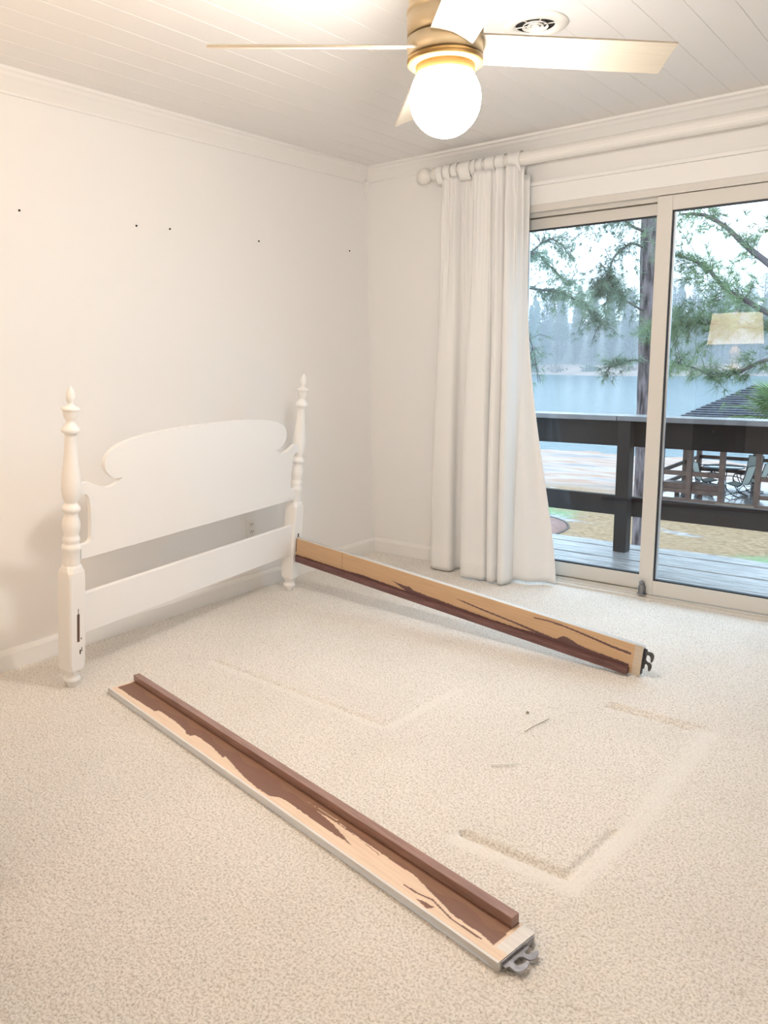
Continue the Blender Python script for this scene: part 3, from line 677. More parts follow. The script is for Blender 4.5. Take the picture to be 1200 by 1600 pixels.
# fold path along the hem, left to right (x, y): wide flat faces with tight returns
hem = [(0.585, -0.075), (0.576, -0.115), (0.596, -0.172), (0.650, -0.186), (0.720, -0.182), (0.742, -0.155), (0.735, -0.095), (0.765, -0.072), (0.832, -0.082), (0.851, -0.140), (0.846, -0.222), (0.880, -0.244),
       (0.950, -0.236), (0.998, -0.230), (1.012, -0.190), (1.004, -0.165), (1.030, -0.168), (1.028, -0.226), (1.062, -0.242), (1.084, -0.205), (1.080, -0.185), (1.100, -0.190), (1.104, -0.236), (1.138, -0.242), (1.154, -0.190), (1.150, -0.130), (1.170, -0.085)]
hem = np.array(spline(hem, 16)); NH = len(hem)
sl = np.concatenate([[0], np.cumsum(np.hypot(*np.diff(hem, axis=0).T))]); sl /= sl[-1]
def front_cloth(u, z):
    hx = np.interp(u, sl, hem[:, 0]); hy = np.interp(u, sl, hem[:, 1])
    g = 1-z/2.278                                    # 0 at the top of the heading, 1 at the hem
    tx = 0.640+0.515*(0.55*u+0.45*(hx-0.58)/0.59); ty = -0.128+0.42*(hy+0.165)
    x = tx+(hx-tx)*sstep(0.0, 0.95, g); y = ty+(hy-ty)*sstep(0.0, 0.85, g)
    hd = 1-sstep(0.045, 0.075, g)
    # pinch pleats below the heading, fading downwards
    pl = math.sin(u*2*PI*9+0.8)
    y += (0.019*pl*abs(pl))*(1-sstep(0.05, 0.42, g))*(1-0.6*hd)
    y += 0.004*math.sin(u*2*PI*21+z*2)*(1-sstep(0.0, 0.5, g))
    y += 0.004*math.sin(z*2.3+u*14)*sstep(0.1, 0.6, g)
    if z < 0.118: y -= 0.0022                        # turned-up hem
    if z > 2.128: y -= 0.0022                        # stitched heading
    return (x-0.9, y-RYC-0.004, z)
zrows = np.concatenate([np.linspace(0.010, 0.117, 5), np.linspace(0.1195, 2.126, 52), np.linspace(2.1295, 2.278, 8)])
cloth('drape', 520, zrows, front_cloth)
# the return edge flares out towards the door near the floor
def ret_cloth(u, z):
    g = 1-z/2.24
    fl = sstep(0.22, 1.0, g)
    x0 = 1.128; x1 = 1.166+0.225*fl*(0.35+0.65*g)
    x = x0+(x1-x0)*u
    y = 0.015+0.050*u*(1-0.3*g)-0.060*fl*(1-u)+0.010*math.sin(u*PI*3+0.6)*(0.3+fl)
    if z < 0.118: y -= 0.002
    return (x-0.9, y, z)
cloth('return_edge', 60, np.concatenate([np.linspace(0.016, 0.117, 4), np.linspace(0.1195, 2.24, 46)]), ret_cloth)
# heading loops around the pole, each its own
tabs = [(0.618, 0.662), (0.668, 0.714), (0.722, 0.760), (0.768, 0.842), (0.850, 0.876), (0.884, 0.922), (0.934, 0.996), (1.004, 1.056), (1.078, 1.150)]
for k, (a, b_) in enumerate(tabs):
    t = MB(); vs = []
    path = [(0.030, -0.045), (0.0375, -0.015)]+[(-0.0375*math.cos(q), 0.0375*math.sin(q)) for q in np.linspace(PI, 0, 18)]
    path += [(-0.0360, -0.012), (-0.030, -0.026), (-0.018, -0.042), (-0.006, -0.062)]
    for yy, zz in path:
        for x in np.linspace(a, b_, 7):
            f_ = (x-a)/(b_-a)
            rr = 1+0.05*math.sin(f_*PI*2+k)*(1 if zz > -0.02 else 0.3)
            vs.append((x-0.9, yy*rr, RZC+zz*rr))
    n = len(path)-1
    fs = [[j*7+i, j*7+i+1, (j+1)*7+i+1, (j+1)*7+i] for j in range(n) for i in range(6)]
    t.add(vs, fs, True); o = t.build('tab_loop', M['cloth'], cu)
    sd = o.modifiers.new('thickness', 'SOLIDIFY'); sd.thickness = 0.002; sd.offset = 1

# ------------------------------------------------------------------ ceiling fan
FX, FY, FZ = 1.936, -2.045, 2.150
fan = empty('ceiling_fan', (FX, FY, H), label='flush-mount ceiling fan with four cream blades and lit globe', category='ceiling fan')
L_ = lambda prof: [(r, z-H) for r, z in prof]
MB().lathe(L_([(0.080, H), (0.098, H-0.008), (0.101, H-0.050), (0.101, 2.256), (0.104, 2.250)]), 48).build('canopy', M['brass'], fan)
MB().lathe(L_([(0.104, 2.252), (0.107, 2.248), (0.107, 2.241), (0.103, 2.239), (0.103, 2.236), (0.1065, 2.234), (0.1065, 2.184), (0.102, 2.182)]), 64).build('motor_housing', M['brass'], fan)
MB().lathe(L_([(0.098, 2.184), (0.0975, 2.1765), (0.098, 2.175)]), 48).build('housing_groove', M['groove'], fan)
MB().lathe(L_([(0.101, 2.177), (0.1065, 2.175), (0.106, 2.133), (0.100, 2.131)]), 64).build('blade_hub', M['brass'], fan)
MB().lathe(L_([(0.097, 2.133), (0.097, 2.125)]), 48).build('housing_groove', M['groove'], fan)
MB().lathe(L_([(0.099, 2.127), (0.107, 2.125), (0.107, 2.119), (0.105, 2.117), (0.1065, 2.114), (0.105, 2.110), (0.080, 2.107)]), 64).build('trim_ring', M['brass2'], fan)
MB().lathe(L_([(0.0825, 2.109), (0.083, 2.090), (0.081, 2.086)]), 56).build('light_fitter', M['brass2'], fan)
gl = MB(); GR = 0.101; gz = 2.022
gl.lathe([(GR*math.sin(a), gz-H+GR*-math.cos(a)) for a in np.linspace(0.0, PI*0.73, 26)] , 40, cap=False).build('globe', M['globe'], fan)
def blade():
    m = MB(); pts = []
    R0, R1 = 0.080, 0.654; n = 16; w0, w1 = 0.060, 0.064
    top = []; bot = []
    for k in range(n+1):
        r = R0+(R1-R0)*k/n; wd = w0+(w1-w0)*min(1, (k/n)*1.4)
        if k == n: pass
        for s in (-1, 0, 1):
            top.append((r, s*wd, 0.0028+0.004*(1-s*s))); bot.append((r, s*wd, -0.0028+0.004*(1-s*s)))
    vs = top+bot; N_ = len(top); fs = []
    for k in range(n):
        for s in range(2):
            a = k*3+s; fs.append([a, a+1, a+4, a+3]); fs.append([N_+a, N_+a+3, N_+a+4, N_+a+1])
        fs.append([k*3, (k+1)*3, N_+(k+1)*3, N_+k*3]); fs.append([k*3+2, N_+k*3+2, N_+(k+1)*3+2, (k+1)*3+2])
    for e in (0, n):
        for s in range(2): a = e*3+s; fs.append([a, a+1, N_+a+1, N_+a])
    m.add(vs, fs); return m
bl_me = None
for k in range(4):
    th = rad(224.1)+k*PI/2
    if bl_me is None:
        o = blade().build('blade', M['blade'], fan); bl_me = o.data
    else:
        o = bpy.data.objects.new('blade', bl_me); COL.objects.link(o); o.parent = fan
    o.matrix_local = Matrix.Translation((0, 0, FZ-H+0.006)) @ Matrix.Rotation(th, 4, 'Z') @ Matrix.Rotation(rad(1.2), 4, 'Y') @ Matrix.Rotation(rad(-17.6), 4, 'X')

# ------------------------------------------------------------------ round ceiling vent
ve = empty('ceiling_vent', (1.845, -1.335, H), label='round white ceiling air vent with concentric rings beside the fan', category='vent')
MB().lathe([(0.068, -0.003), (0.072, -0.009), (0.080, -0.014), (0.100, -0.012), (0.112, -0.006), (0.115, 0.0), (0.068, 0.0)], 48, cap=False).build('flange', M['vent'], ve)
MB().lathe([(0.0, -0.0006), (0.070, -0.0006), (0.070, -0.0001), (0.0, -0.0001)], 40, cap=False).build('duct_opening', M['dark'], ve)
for r in (0.012, 0.027, 0.043):
    MB().lathe([(r-0.003, -0.003), (r+0.0015, -0.011), (r+0.003, -0.011), (r-0.001, -0.003), (r-0.003, -0.003)], 40, cap=False).build('louvre_ring', M['vent'], ve)
for k in range(3):
    MB().box(-0.070, 0.070, -0.001, 0.001, -0.006, -0.003).xf(Matrix.Rotation(k*PI/3+0.3, 4, 'Z')).build('spoke', M['vent'], ve)

# ------------------------------------------------------------------ lamp behind the camera's left, seen mirrored in the door glass
ch = empty('chest_of_drawers', (1.27, -3.52, 0), label='narrow tall walnut chest under the table lamp, seen only mirrored in the glass', category='chest')
MB().box(-0.19, 0.19, -0.17, 0.17, 0.06, 1.10, 0.004).build('carcass', M['chest'], ch)
MB().box(-0.20, 0.20, -0.18, 0.18, 1.10, 1.125, 0.004).build('top', M['chest'], ch)
for sx_ in (-0.16, 0.16):
    for sy_ in (-0.14, 0.14): MB().box(sx_-0.02, sx_+0.02, sy_-0.02, sy_+0.02, 0, 0.06).build('foot', M['chest'], ch)
for k in range(5):
    d = MB().box(-0.175, 0.175, 0.17, 0.182, 0.09+k*0.2, 0.27+k*0.2, 0.003).build('drawer', M['chest'], ch)
    MB().lathe([(0.006, 0), (0.006, 0.012), (0.013, 0.018), (0.011, 0.026), (0, 0.028)], 14).xf(Matrix.Translation((0, 0.182, 0.18+k*0.2)) @ Matrix.Rotation(-PI/2, 4, 'X')).build('knob', M['brass'], d)
la = empty('table_lamp', (1.365, -3.47, 1.125), label='lit table lamp with tapered linen shade mirrored in the door glass', category='lamp')
MB().lathe([(0.075, 0.0), (0.078, 0.012), (0.050, 0.030), (0.034, 0.060), (0.040, 0.100), (0.052, 0.135), (0.040, 0.175), (0.020, 0.200), (0.014, 0.225)], 32).build('lamp_base', M['lampbase'], la)
MB().lathe([(0.008, 0.222), (0.008, 0.50), (0.012, 0.505), (0.012, 0.52), (0, 0.525)], 12).build('stem', M['brass'], la)
sh = MB().lathe([(0.235, 0.215), (0.205, 0.490)], 48, cap=False).build('lamp_shade', M['shade'], la)
MB().lathe([(0.2355, 0.212), (0.2375, 0.214), (0.2365, 0.224), (0.2345, 0.222), (0.2355, 0.212)], 48, cap=False).build('shade_rim', M['lampbase'], la)

# ================================================================== outdoors
# ------------------------------------------------------------------ deck
dk = empty('deck', (0, 0, 0), **ST)
DZ = -0.085
y = 0.150; k = 0
while y < 1.42:
    wd = 0.138
    MB().box(-1.5, 5.5, y, y+wd, DZ-0.035+random.uniform(-0.002, 0.002), DZ+random.uniform(-0.002, 0.002), 0.004).build('deck_board', M['deck'], dk)
    y += wd+0.008
MB().box(-1.5, 5.5, 0.13, 0.17, DZ-0.24, DZ-0.037).box(-1.5, 5.5, 1.36, 1.40, DZ-0.24, DZ-0.037).build('joist', M['railwood'], dk)
rl = empty('deck_railing', (1.27, 1.26, DZ), label='dark brown wooden deck railing with pale wet cap outside the glass door', category='railing')
RO = Vector((1.27, 1.26, DZ))
def rbox(n_, m_, x0, x1, y0, y1, z0, z1, bv=0.003): return MB().box(x0-RO.x, x1-RO.x, y0-RO.y, y1-RO.y, z0-RO.z, z1-RO.z, bv).build(n_, m_, rl)
for px_ in (-0.58, 1.222, 3.03):
    rbox('post', M['railwood'], px_, px_+0.090, 1.190, 1.282, DZ, 0.838)
rbox('upper_board', M['railwood'], -1.5, 5.5, 1.283, 1.322, 0.655, 0.838)
rbox('lower_board', M['railwood'], -1.5, 5.5, 1.283, 1.322, 0.160, 0.300)
rbox('cap_board', M['railcap'], -1.5, 1.215, 1.175, 1.340, 0.839, 0.874, 0.004)
rbox('cap_board', M['railcap'], 1.219, 5.5, 1.175, 1.340, 0.839, 0.874, 0.004)

# ------------------------------------------------------------------ ground, lake, far bank
def gz_at(x, y):
    z = np.interp(y, [0, 14, 22, 30, 43, 60], [-3.15, -3.25, -3.42, -3.95, -5.02, -5.8])
    return z
def build_ground():
    xs = np.linspace(-70, 50, 200); ys = np.concatenate([np.linspace(1.6, 40, 150), np.linspace(40.4, 62, 50)])
    gx, gy = np.meshgrid(xs, ys)
    z = gz_at(gx, gy) + 0.03*np.sin(gx*0.9+gy*0.4)+0.02*np.sin(gx*2.3-gy*1.7)
    v = np.stack([gx, gy, z], -1).reshape(-1, 3); i = np.arange(gx.size).reshape(gx.shape)
    f = np.stack([i[:-1, :-1], i[:-1, 1:], i[1:, 1:], i[1:, :-1]], -1).reshape(-1, 4)
    me = fast_mesh('lawn', v, f); me.polygons.foreach_set('use_smooth', [True]*len(me.polygons))
    return link('lawn', me, M['ground'], **ST)
build_ground()
MB().add([(-400, 36, -5.0), (300, 36, -5.0), (300, 230, -5.0), (-400, 230, -5.0)], [(0, 1, 2, 3)]).build('lake', M['water'], **ST)
def build_bank(name, m, g0, g1):
    xs = np.linspace(-330, 150, 160); t = np.linspace(g0, g1, 16)
    gx, gt = np.meshgrid(xs, t)
    sh_ = 192+6*np.sin(gx*0.031)+3*np.sin(gx*0.11)
    yy = sh_ + gt*90; z = -5.15 + np.interp(gt, [0, 0.03, 0.09, 0.14, 0.5, 1], [0, 0.5, 1.0, 2.4, 5.0, 17.0]) + 0.25*np.sin(gx*0.3+gt*30)*gt**0.5
    v = np.stack([gx, yy, z], -1).reshape(-1, 3); i = np.arange(gx.size).reshape(gx.shape)
    f = np.stack([i[:-1, :-1], i[:-1, 1:], i[1:, 1:], i[1:, :-1]], -1).reshape(-1, 4)
    me = fast_mesh(name, v, f); me.polygons.foreach_set('use_smooth', [True]*len(me.polygons))
    return link(name, me, m, **ST)
build_bank('far_bank', M['bank'], 0.0, 0.16)
build_bank('far_hillside', M['forestfloor'], 0.16, 1.0)
# mulch bed with edging under the near pine
mb_ = empty('mulch_bed', (-6.75, 14.05, -3.25), label='round reddish pine-straw mulch bed with dark edging on the lawn', category='flower bed')
MB().lathe([(1.62, -0.10), (1.60, 0.05), (0.9, 0.10), (0.0, 0.13)], 40).build('mulch', M['mulch'], mb_)
MB().lathe([(1.62, -0.12), (1.62, 0.06), (1.66, 0.06), (1.66, -0.12)], 40, cap=False).build('edging', M['brick_edge'], mb_)

# ------------------------------------------------------------------ near trees
def needle_mesh(tufts, n=22, L=0.19, wd=0.0035, droop=0.25):
    V = []; k = len(tufts)
    C = np.repeat(np.array([t[0] for t in tufts]), n, 0); D = np.repeat(np.array([t[1] for t in tufts]), n, 0)
    S = np.repeat(np.array([t[2] for t in tufts]), n)
    d = D*0.75+RNG.normal(0, 0.55, C.shape); d[:, 2] -= droop*RNG.random(len(C))
    d /= np.linalg.norm(d, axis=1, keepdims=True)+1e-9
    ln = L*S*RNG.uniform(0.7, 1.15, len(C))
    s = np.cross(d, RNG.normal(0, 1, C.shape)); s /= np.linalg.norm(s, axis=1, keepdims=True)+1e-9
    a = C-s*wd; b = C+s*wd; c = C+d*ln[:, None]+s*wd*0.3
    v = np.stack([a, b, c], 1).reshape(-1, 3)
    f = np.arange(len(v)).reshape(-1, 3)
    return v, f
def pine(name, base, trunk_pts, trunk_r, branches, label, nm, tufts_per_m, spread, seedv, L=0.19, wd=0.0035):
    rs = np.random.default_rng(seedv)
    base = np.array(base)
    t = empty(name, tuple(base), label=label, category='tree', group='near pines')
    P = spline([tuple(np.array(p)-base) for p in trunk_pts], 10)
    R = np.interp(np.linspace(0, 1, len(P)), np.linspace(0, 1, len(trunk_r)), trunk_r)
    # bark plates: ridged surface
    tm = MB(); seg = 36; vs = []
    for i, p in enumerate(P):
        for q in range(seg):
            a = 2*PI*q/seg
            nv = mnoise.noise(Vector((math.cos(a)*3.2, math.sin(a)*3.2, p[2]*1.1+seedv)))
            r = R[i]*(1+0.10*nv+0.03*math.cos(a*9+4*math.sin(p[2]*2)))
            vs.append((p[0]+r*math.cos(a), p[1]+r*math.sin(a), p[2]))
    tm.add(vs, [[i*seg+q, i*seg+(q+1) % seg, (i+1)*seg+(q+1) % seg, (i+1)*seg+q] for i in range(len(P)-1) for q in range(seg)], True)
    tm.build('trunk', M['bark'], t)
    tufts = []; tw = MB()
    for pts, r0, dens, spr in branches:
        B = spline([tuple(np.array(p)-base) for p in pts], 6); nb = len(B)
        MB().tube(B, list(np.linspace(r0, r0*0.3, nb)), 8).build('branch', M['twig'], t)
        ln = sum(np.linalg.norm(np.array(B[i+1])-np.array(B[i])) for i in range(nb-1))
        for q in range(int(ln*tufts_per_m*dens)):
            f = rs.uniform(0.22, 1.0); i = min(nb-2, int(f*(nb-1))); fr = f*(nb-1)-i
            o = np.array(B[i])*(1-fr)+np.array(B[i+1])*fr
            tang = np.array(B[i+1])-np.array(B[i]); tang /= np.linalg.norm(tang)+1e-9
            d = rs.normal(0, 1, 3); d[2] = d[2]*0.8-0.10; d += tang*0.9; d /= np.linalg.norm(d)
            ll = spr*rs.uniform(0.15, 1.0)
            mid = o+d*ll*0.5+np.array((0, 0, 0.04)); e = o+d*ll
            if q % 2 == 0: tw.tube([tuple(o), tuple(mid), tuple(e)], [0.006, 0.004, 0.0025], 4)
            for s in range(3):
                tufts.append((e-d*0.07*s+rs.normal(0, 0.03, 3), d, rs.uniform(0.75, 1.2)))
    if tw.v: tw.build('twigs', M['twig'], t, kind='stuff')
    v, f = needle_mesh(tufts, 16, L, wd)
    link('needles', fast_mesh('needles', v, f), nm, t, kind='stuff')
    return t
bl1 = [(-1.85, 10.05, 3.30), (-1.97, 9.56, 3.38), (-1.99, 9.13, 3.50), (-2.10, 8.80, 3.48), (-2.4, 8.5, 3.4)]
bl2 = [(-1.85, 10.05, 3.04), (-1.91, 9.59, 3.08), (-1.91, 9.26, 3.0), (-1.94, 8.93, 2.85), (-1.93, 8.72, 2.69), (-1.91, 8.62, 2.52), (-1.83, 8.54, 2.34), (-1.71, 8.48, 2.23)]
bl3 = [(-1.80, 10.05, 1.95), (-1.88, 9.49, 2.09), (-1.9, 8.95, 2.21), (-1.93, 8.61, 2.3), (-2.0, 8.4, 2.34)]
bl4 = [(-1.80, 10.05, 1.12), (-1.95, 9.69, 1.12), (-2.05, 9.36, 1.06), (-2.10, 9.14, 0.98)]
bl5 = [(-1.72, 10.1, 1.66), (-1.70, 9.80, 1.62), (-1.66, 9.6, 1.60)]
bl6 = [(-1.75, 10.1, 4.3), (-2.3, 9.6, 4.15), (-2.9, 9.1, 3.95), (-3.3, 8.8, 3.75)]
pine('pine_tree', (-1.68, 10.12, -3.2), [(-1.62, 10.12, -3.3), (-1.66, 10.11, -2.0), (-1.68, 10.10, -0.8), (-1.70, 10.08, 0.3), (-1.74, 10.07, 1.6), (-1.80, 10.05, 3.0), (-1.82, 10.05, 4.5), (-1.80, 10.05, 7.0)], [0.25, 0.205, 0.195, 0.185, 0.170, 0.145, 0.14, 0.11],
     [(bl1, 0.030, 2.2, 0.60), (bl2, 0.026, 1.9, 0.55), (bl3, 0.020, 2.2, 0.45), (bl4, 0.018, 1.5, 0.32), (bl5, 0.012, 1.0, 0.20), (bl6, 0.035, 1.2, 0.6)],
     'tall pine with thick ridged bark trunk standing just left of the door stile', M['needle2'], 19, 0.4, 3)
br1 = [(2.0, 6.75, 1.35), (1.39, 6.77, 1.85), (0.82, 6.97, 2.34), (0.5, 7.1, 2.6), (0.22, 7.23, 2.86), (-0.07, 7.36, 3.05), (-0.25, 7.41, 3.1), (-0.46, 7.44, 3.13)]
br2 = [(2.0, 6.75, 1.2), (1.55, 6.8, 1.48), (0.88, 6.88, 1.74), (0.54, 7.0, 1.94), (0.36, 7.06, 2.03), (0.17, 7.11, 2.21), (0.02, 7.18, 2.37), (-0.2, 7.21, 2.49), (-0.41, 7.25, 2.57)]
br3 = [(2.0, 6.75, 1.1), (1.58, 6.8, 1.17), (0.92, 6.89, 1.16), (0.52, 7.0, 0.99), (0.17, 7.11, 0.97), (-0.08, 7.25, 1.05), (-0.3, 7.39, 1.09), (-0.53, 7.53, 1.06)]
br4 = [(2.0, 6.75, 1.4), (1.42, 6.78, 1.48), (0.46, 7.09, 1.59), (0.08, 7.29, 1.64), (-0.29, 7.39, 1.66), (-0.53, 7.53, 1.63)]
br5 = [(2.0, 6.75, 2.2), (1.5, 6.9, 2.5), (1.0, 7.2, 2.75), (0.65, 7.4, 2.8)]
pine('pine_tree', (2.05, 6.75, -3.2), [(2.1, 6.75, -3.3), (2.06, 6.75, -1.0), (2.05, 6.75, 1.2), (2.0, 6.75, 3.0), (2.0, 6.75, 5.0)], [0.22, 0.18, 0.16, 0.13, 0.1],
     [(br1, 0.050, 0.7, 0.50), (br2, 0.046, 1.5, 0.55), (br3, 0.030, 1.0, 0.40), (br4, 0.024, 2.0, 0.50), (br5, 0.03, 0.8, 0.4)],
     'pine at the right whose bare boughs arch across the right-hand glass', M['needle'], 21, 0.45, 5)
ll1 = [(-2.4, 4.2, 2.2), (-1.94, 4.47, 2.31), (-1.74, 5.05, 2.43), (-1.68, 5.31, 2.51), (-1.59, 5.58, 2.68), (-1.57, 5.81, 2.75), (-1.53, 6.06, 2.67), (-1.53, 6.28, 2.57)]
ll2 = [(-2.4, 4.2, 2.4), (-1.94, 4.47, 2.46), (-1.61, 5.35, 2.53), (-1.53, 5.61, 2.42), (-1.43, 5.88, 2.24), (-1.44, 6.1, 2.18)]
ll3 = [(-2.4, 4.2, 2.1), (-1.94, 4.47, 2.16), (-1.59, 5.13, 2.1), (-1.43, 5.43, 2.07), (-1.3, 5.61, 2.03), (-1.15, 5.79, 1.93), (-1.09, 5.92, 1.83), (-1.04, 6.06, 1.71), (-0.94, 6.21, 1.61)]
ll4 = [(-2.35, 4.2, 1.5), (-1.9, 4.1, 1.62), (-1.42, 4.3, 1.62), (-1.22, 4.5, 1.50), (-1.14, 4.55, 1.25), (-1.10, 4.58, 0.95)]
pine('pine_tree', (-2.4, 4.2, -3.2), [(-2.4, 4.2, -3.3), (-2.4, 4.2, -1.0), (-2.42, 4.2, 1.5), (-2.4, 4.2, 4.5)], [0.2, 0.17, 0.15, 0.1],
     [(ll1, 0.020, 1.3, 0.36), (ll2, 0.020, 1.2, 0.34), (ll3, 0.015, 2.0, 0.34), (ll4, 0.014, 0.9, 0.26)],
     'pine hidden behind the curtain whose drooping twigs show beside its edge', M['needle2'], 24, 0.4, 9, 0.12, 0.0022)

# ------------------------------------------------------------------ far trees across the lake
def far_bare(seedv):
    rs = np.random.default_rng(seedv); t = MB(); hgt = rs.uniform(17, 22)
    t.tube([(0, 0, 0), (rs.normal(0, .2), 0, hgt*0.5), (rs.normal(0, .5), 0, hgt)], [0.30, 0.20, 0.05], 6)
    V = []
    for k in range(750):
        h0 = hgt*rs.uniform(0.03, 0.95); a = rs.uniform(0, 2*PI); ln = min(2.3, (hgt-h0)*0.35+rs.uniform(0.5, 1.4))
        p = np.array((0, 0, h0)); d = np.array((math.cos(a)*0.8, math.sin(a)*0.8, rs.uniform(0.2, 0.9))); d /= np.linalg.norm(d)
        p = p+d*ln*rs.uniform(0, 0.6); e = p+d*ln*0.6+rs.uniform(-0.3, 0.3, 3)
        s = np.cross(d, rs.normal(0, 1, 3)); s /= np.linalg.norm(s)+1e-9
        V.append((p-s*0.07, p+s*0.07, e))
    v = np.array(V).reshape(-1, 3)
    return t, v
def far_pine(seedv):
    rs = np.random.default_rng(seedv); t = MB(); hgt = rs.uniform(16, 24)
    t.tube([(0, 0, 0), (0, 0, hgt*0.9)], [0.30, 0.08], 6)
    V = []
    for k in range(640):
        f = rs.uniform(0.30, 1.0); r = (1.05-f)*2.9*rs.uniform(0.2, 1)+0.2; a = rs.uniform(0, 2*PI)
        c = np.array((r*math.cos(a), r*math.sin(a), hgt*f)); 
        for q in range(2):
            V.append((c+rs.uniform(-0.45, 0.45, 3), c+rs.uniform(-0.45, 0.45, 3), c+rs.uniform(-0.45, 0.45, 3)))
    return t, np.array(V).reshape(-1, 3)
protos = []
for sidx in range(4):
    t, v = far_bare(40+sidx)
    r = empty('bare_tree', label='bare grey leafless tree in the mist across the lake', category='tree', group='misty bare trees on the far shore')
    t.build('trunk', M['farbark'], r); link('crown', fast_mesh('crown', v, np.arange(len(v)).reshape(-1, 3)), M['farbark'], r, kind='stuff'); protos.append(r)
for sidx in range(3):
    t, v = far_pine(60+sidx)
    r = empty('evergreen_tree', label='dim green conifer in the mist across the lake', category='tree', group='misty conifers on the far shore')
    t.build('trunk', M['farbark'], r); link('crown', fast_mesh('crown', v, np.arange(len(v)).reshape(-1, 3)), M['fargreen'], r, kind='stuff'); protos.append(r)
used = set()
rs = np.random.default_rng(11)
cells = [(x + (r*2.1) % 5.6, r) for r in range(7) for x in np.arange(-130, -16, 5.6)]
for x, r in cells:
    k = int(rs.choice(7, p=[.18, .18, .18, .18, .10, .09, .09]))
    o = protos[k] if k not in used else copy_tree(protos[k]); used.add(k)
    yy = 206 + r*7.5 + rs.uniform(-0.7, 0.7) + 6*math.sin((x-(r*2.1) % 5.6)*0.031); xx = x+rs.uniform(-0.3, 0.3)
    o.location = (xx, yy, -5.15+2.2+r*0.6); o.rotation_euler = (0, 0, rs.uniform(0, 6.28)); s = rs.uniform(0.75, 1.05); o.scale = (s, s, s)
# low shrubs on the far bank
for k in range(9):
    sx_ = -112+k*10+rs.uniform(-1.5, 1.5)
    t = []
    for q in range(260):
        c = rs.normal(0, 1, 3)*np.array((1.1, 0.5, 0.45))+np.array((0, 0, 0.7)); t.append((c+rs.normal(0, .3, 3), c+rs.normal(0, .3, 3), c+rs.normal(0, .3, 3)))
    v = np.array(t).reshape(-1, 3)
    o = link('shrub', fast_mesh('shrub', v, np.arange(len(v)).reshape(-1, 3)), M['fargreen'] if k % 2 else M['bank'], label='low pale shrub on the far lake bank', category='shrub', group='shrubs on the far bank')
    o.location = (sx_, 198.5+6*math.sin(sx_*0.031), -4.35)

# ------------------------------------------------------------------ lakeside pavilion
PF = -3.20
PX0, PX1, PY0, PY1 = -4.85, -0.60, 20.30, 24.40
pv = empty('pavilion', (PX0, PY0, PF), label='red-brown open wooden pavilion with dark shingled hip roof down by the lake', category='pavilion')
PO = Vector((PX0, PY0, PF))
def pb(n_, m_, x0, x1, y0, y1, z0, z1, parent=None, bv=0.0): return MB().box(x0-PO.x, x1-PO.x, y0-PO.y, y1-PO.y, z0-PO.z, z1-PO.z, bv).build(n_, m_, parent or pv)
yy = PY0
while yy < PY1-0.01:
    pb('floor_board', M['pfloor'], PX0, PX1, yy, min(yy+0.28, PY1), PF-0.05, PF+random.uniform(-0.003, 0.003)); yy += 0.285
pb('rim_beam', M['pwood'], PX0-0.04, PX1+0.04, PY0-0.05, PY0, PF-0.22, PF+0.0)
pb('rim_beam', M['pwood'], PX0-0.05, PX0, PY0, PY1, PF-0.22, PF+0.0)
for x, y in ((PX0+0.06, PY0+0.06), (-3.92, PY0+0.06), (-2.98, PY0+0.06), (-1.98, PY0+0.06), (PX1-0.06, PY0+0.06), (PX0+0.06, 22.8), (PX0+0.06, PY1-0.06), (-2.95, PY1-0.06), (PX1-0.06, PY1-0.06), (PX1-0.06, 22.3)):
    pb('post', M['pwood'], x-0.075, x+0.075, y-0.075, y+0.075, PF-0.3, -1.25)
for z0, z1 in ((0.70, 0.84), (0.16, 0.28)):
    pb('rail', M['pwood'], PX0, -2.98, PY0+0.02, PY0+0.08, PF+z0, PF+z1)
    pb('rail', M['pwood'], -1.98, PX1, PY0+0.02, PY0+0.08, PF+z0, PF+z1)
for z0, z1 in ((0.74, 0.86), (0.30, 0.42)):
    pb('rail', M['pwood'], PX0, PX1, PY1-0.10, PY1-0.04, PF+z0, PF+z1)
    pb('rail', M['pwood'], PX0+0.04, PX0+0.10, PY0, PY1, PF+z0, PF+z1)
bn = pb('bench_seat', M['pwood'], PX0+0.15, -3.02, PY0+0.12, PY0+0.55, PF+0.40, PF+0.45)
pb('bench_apron', M['pwood'], PX0+0.15, -3.02, PY0+0.10, PY0+0.13, PF+0.26, PF+0.42)
pb('bench_apron', M['pwood'], PX0+0.15, -3.02, PY0+0.52, PY0+0.55, PF+0.30, PF+0.40)
for x in (PX0+0.4, -3.75, -3.1): pb('bench_leg', M['pwood'], x, x+0.12, PY0+0.42, PY0+0.54, PF, PF+0.40)
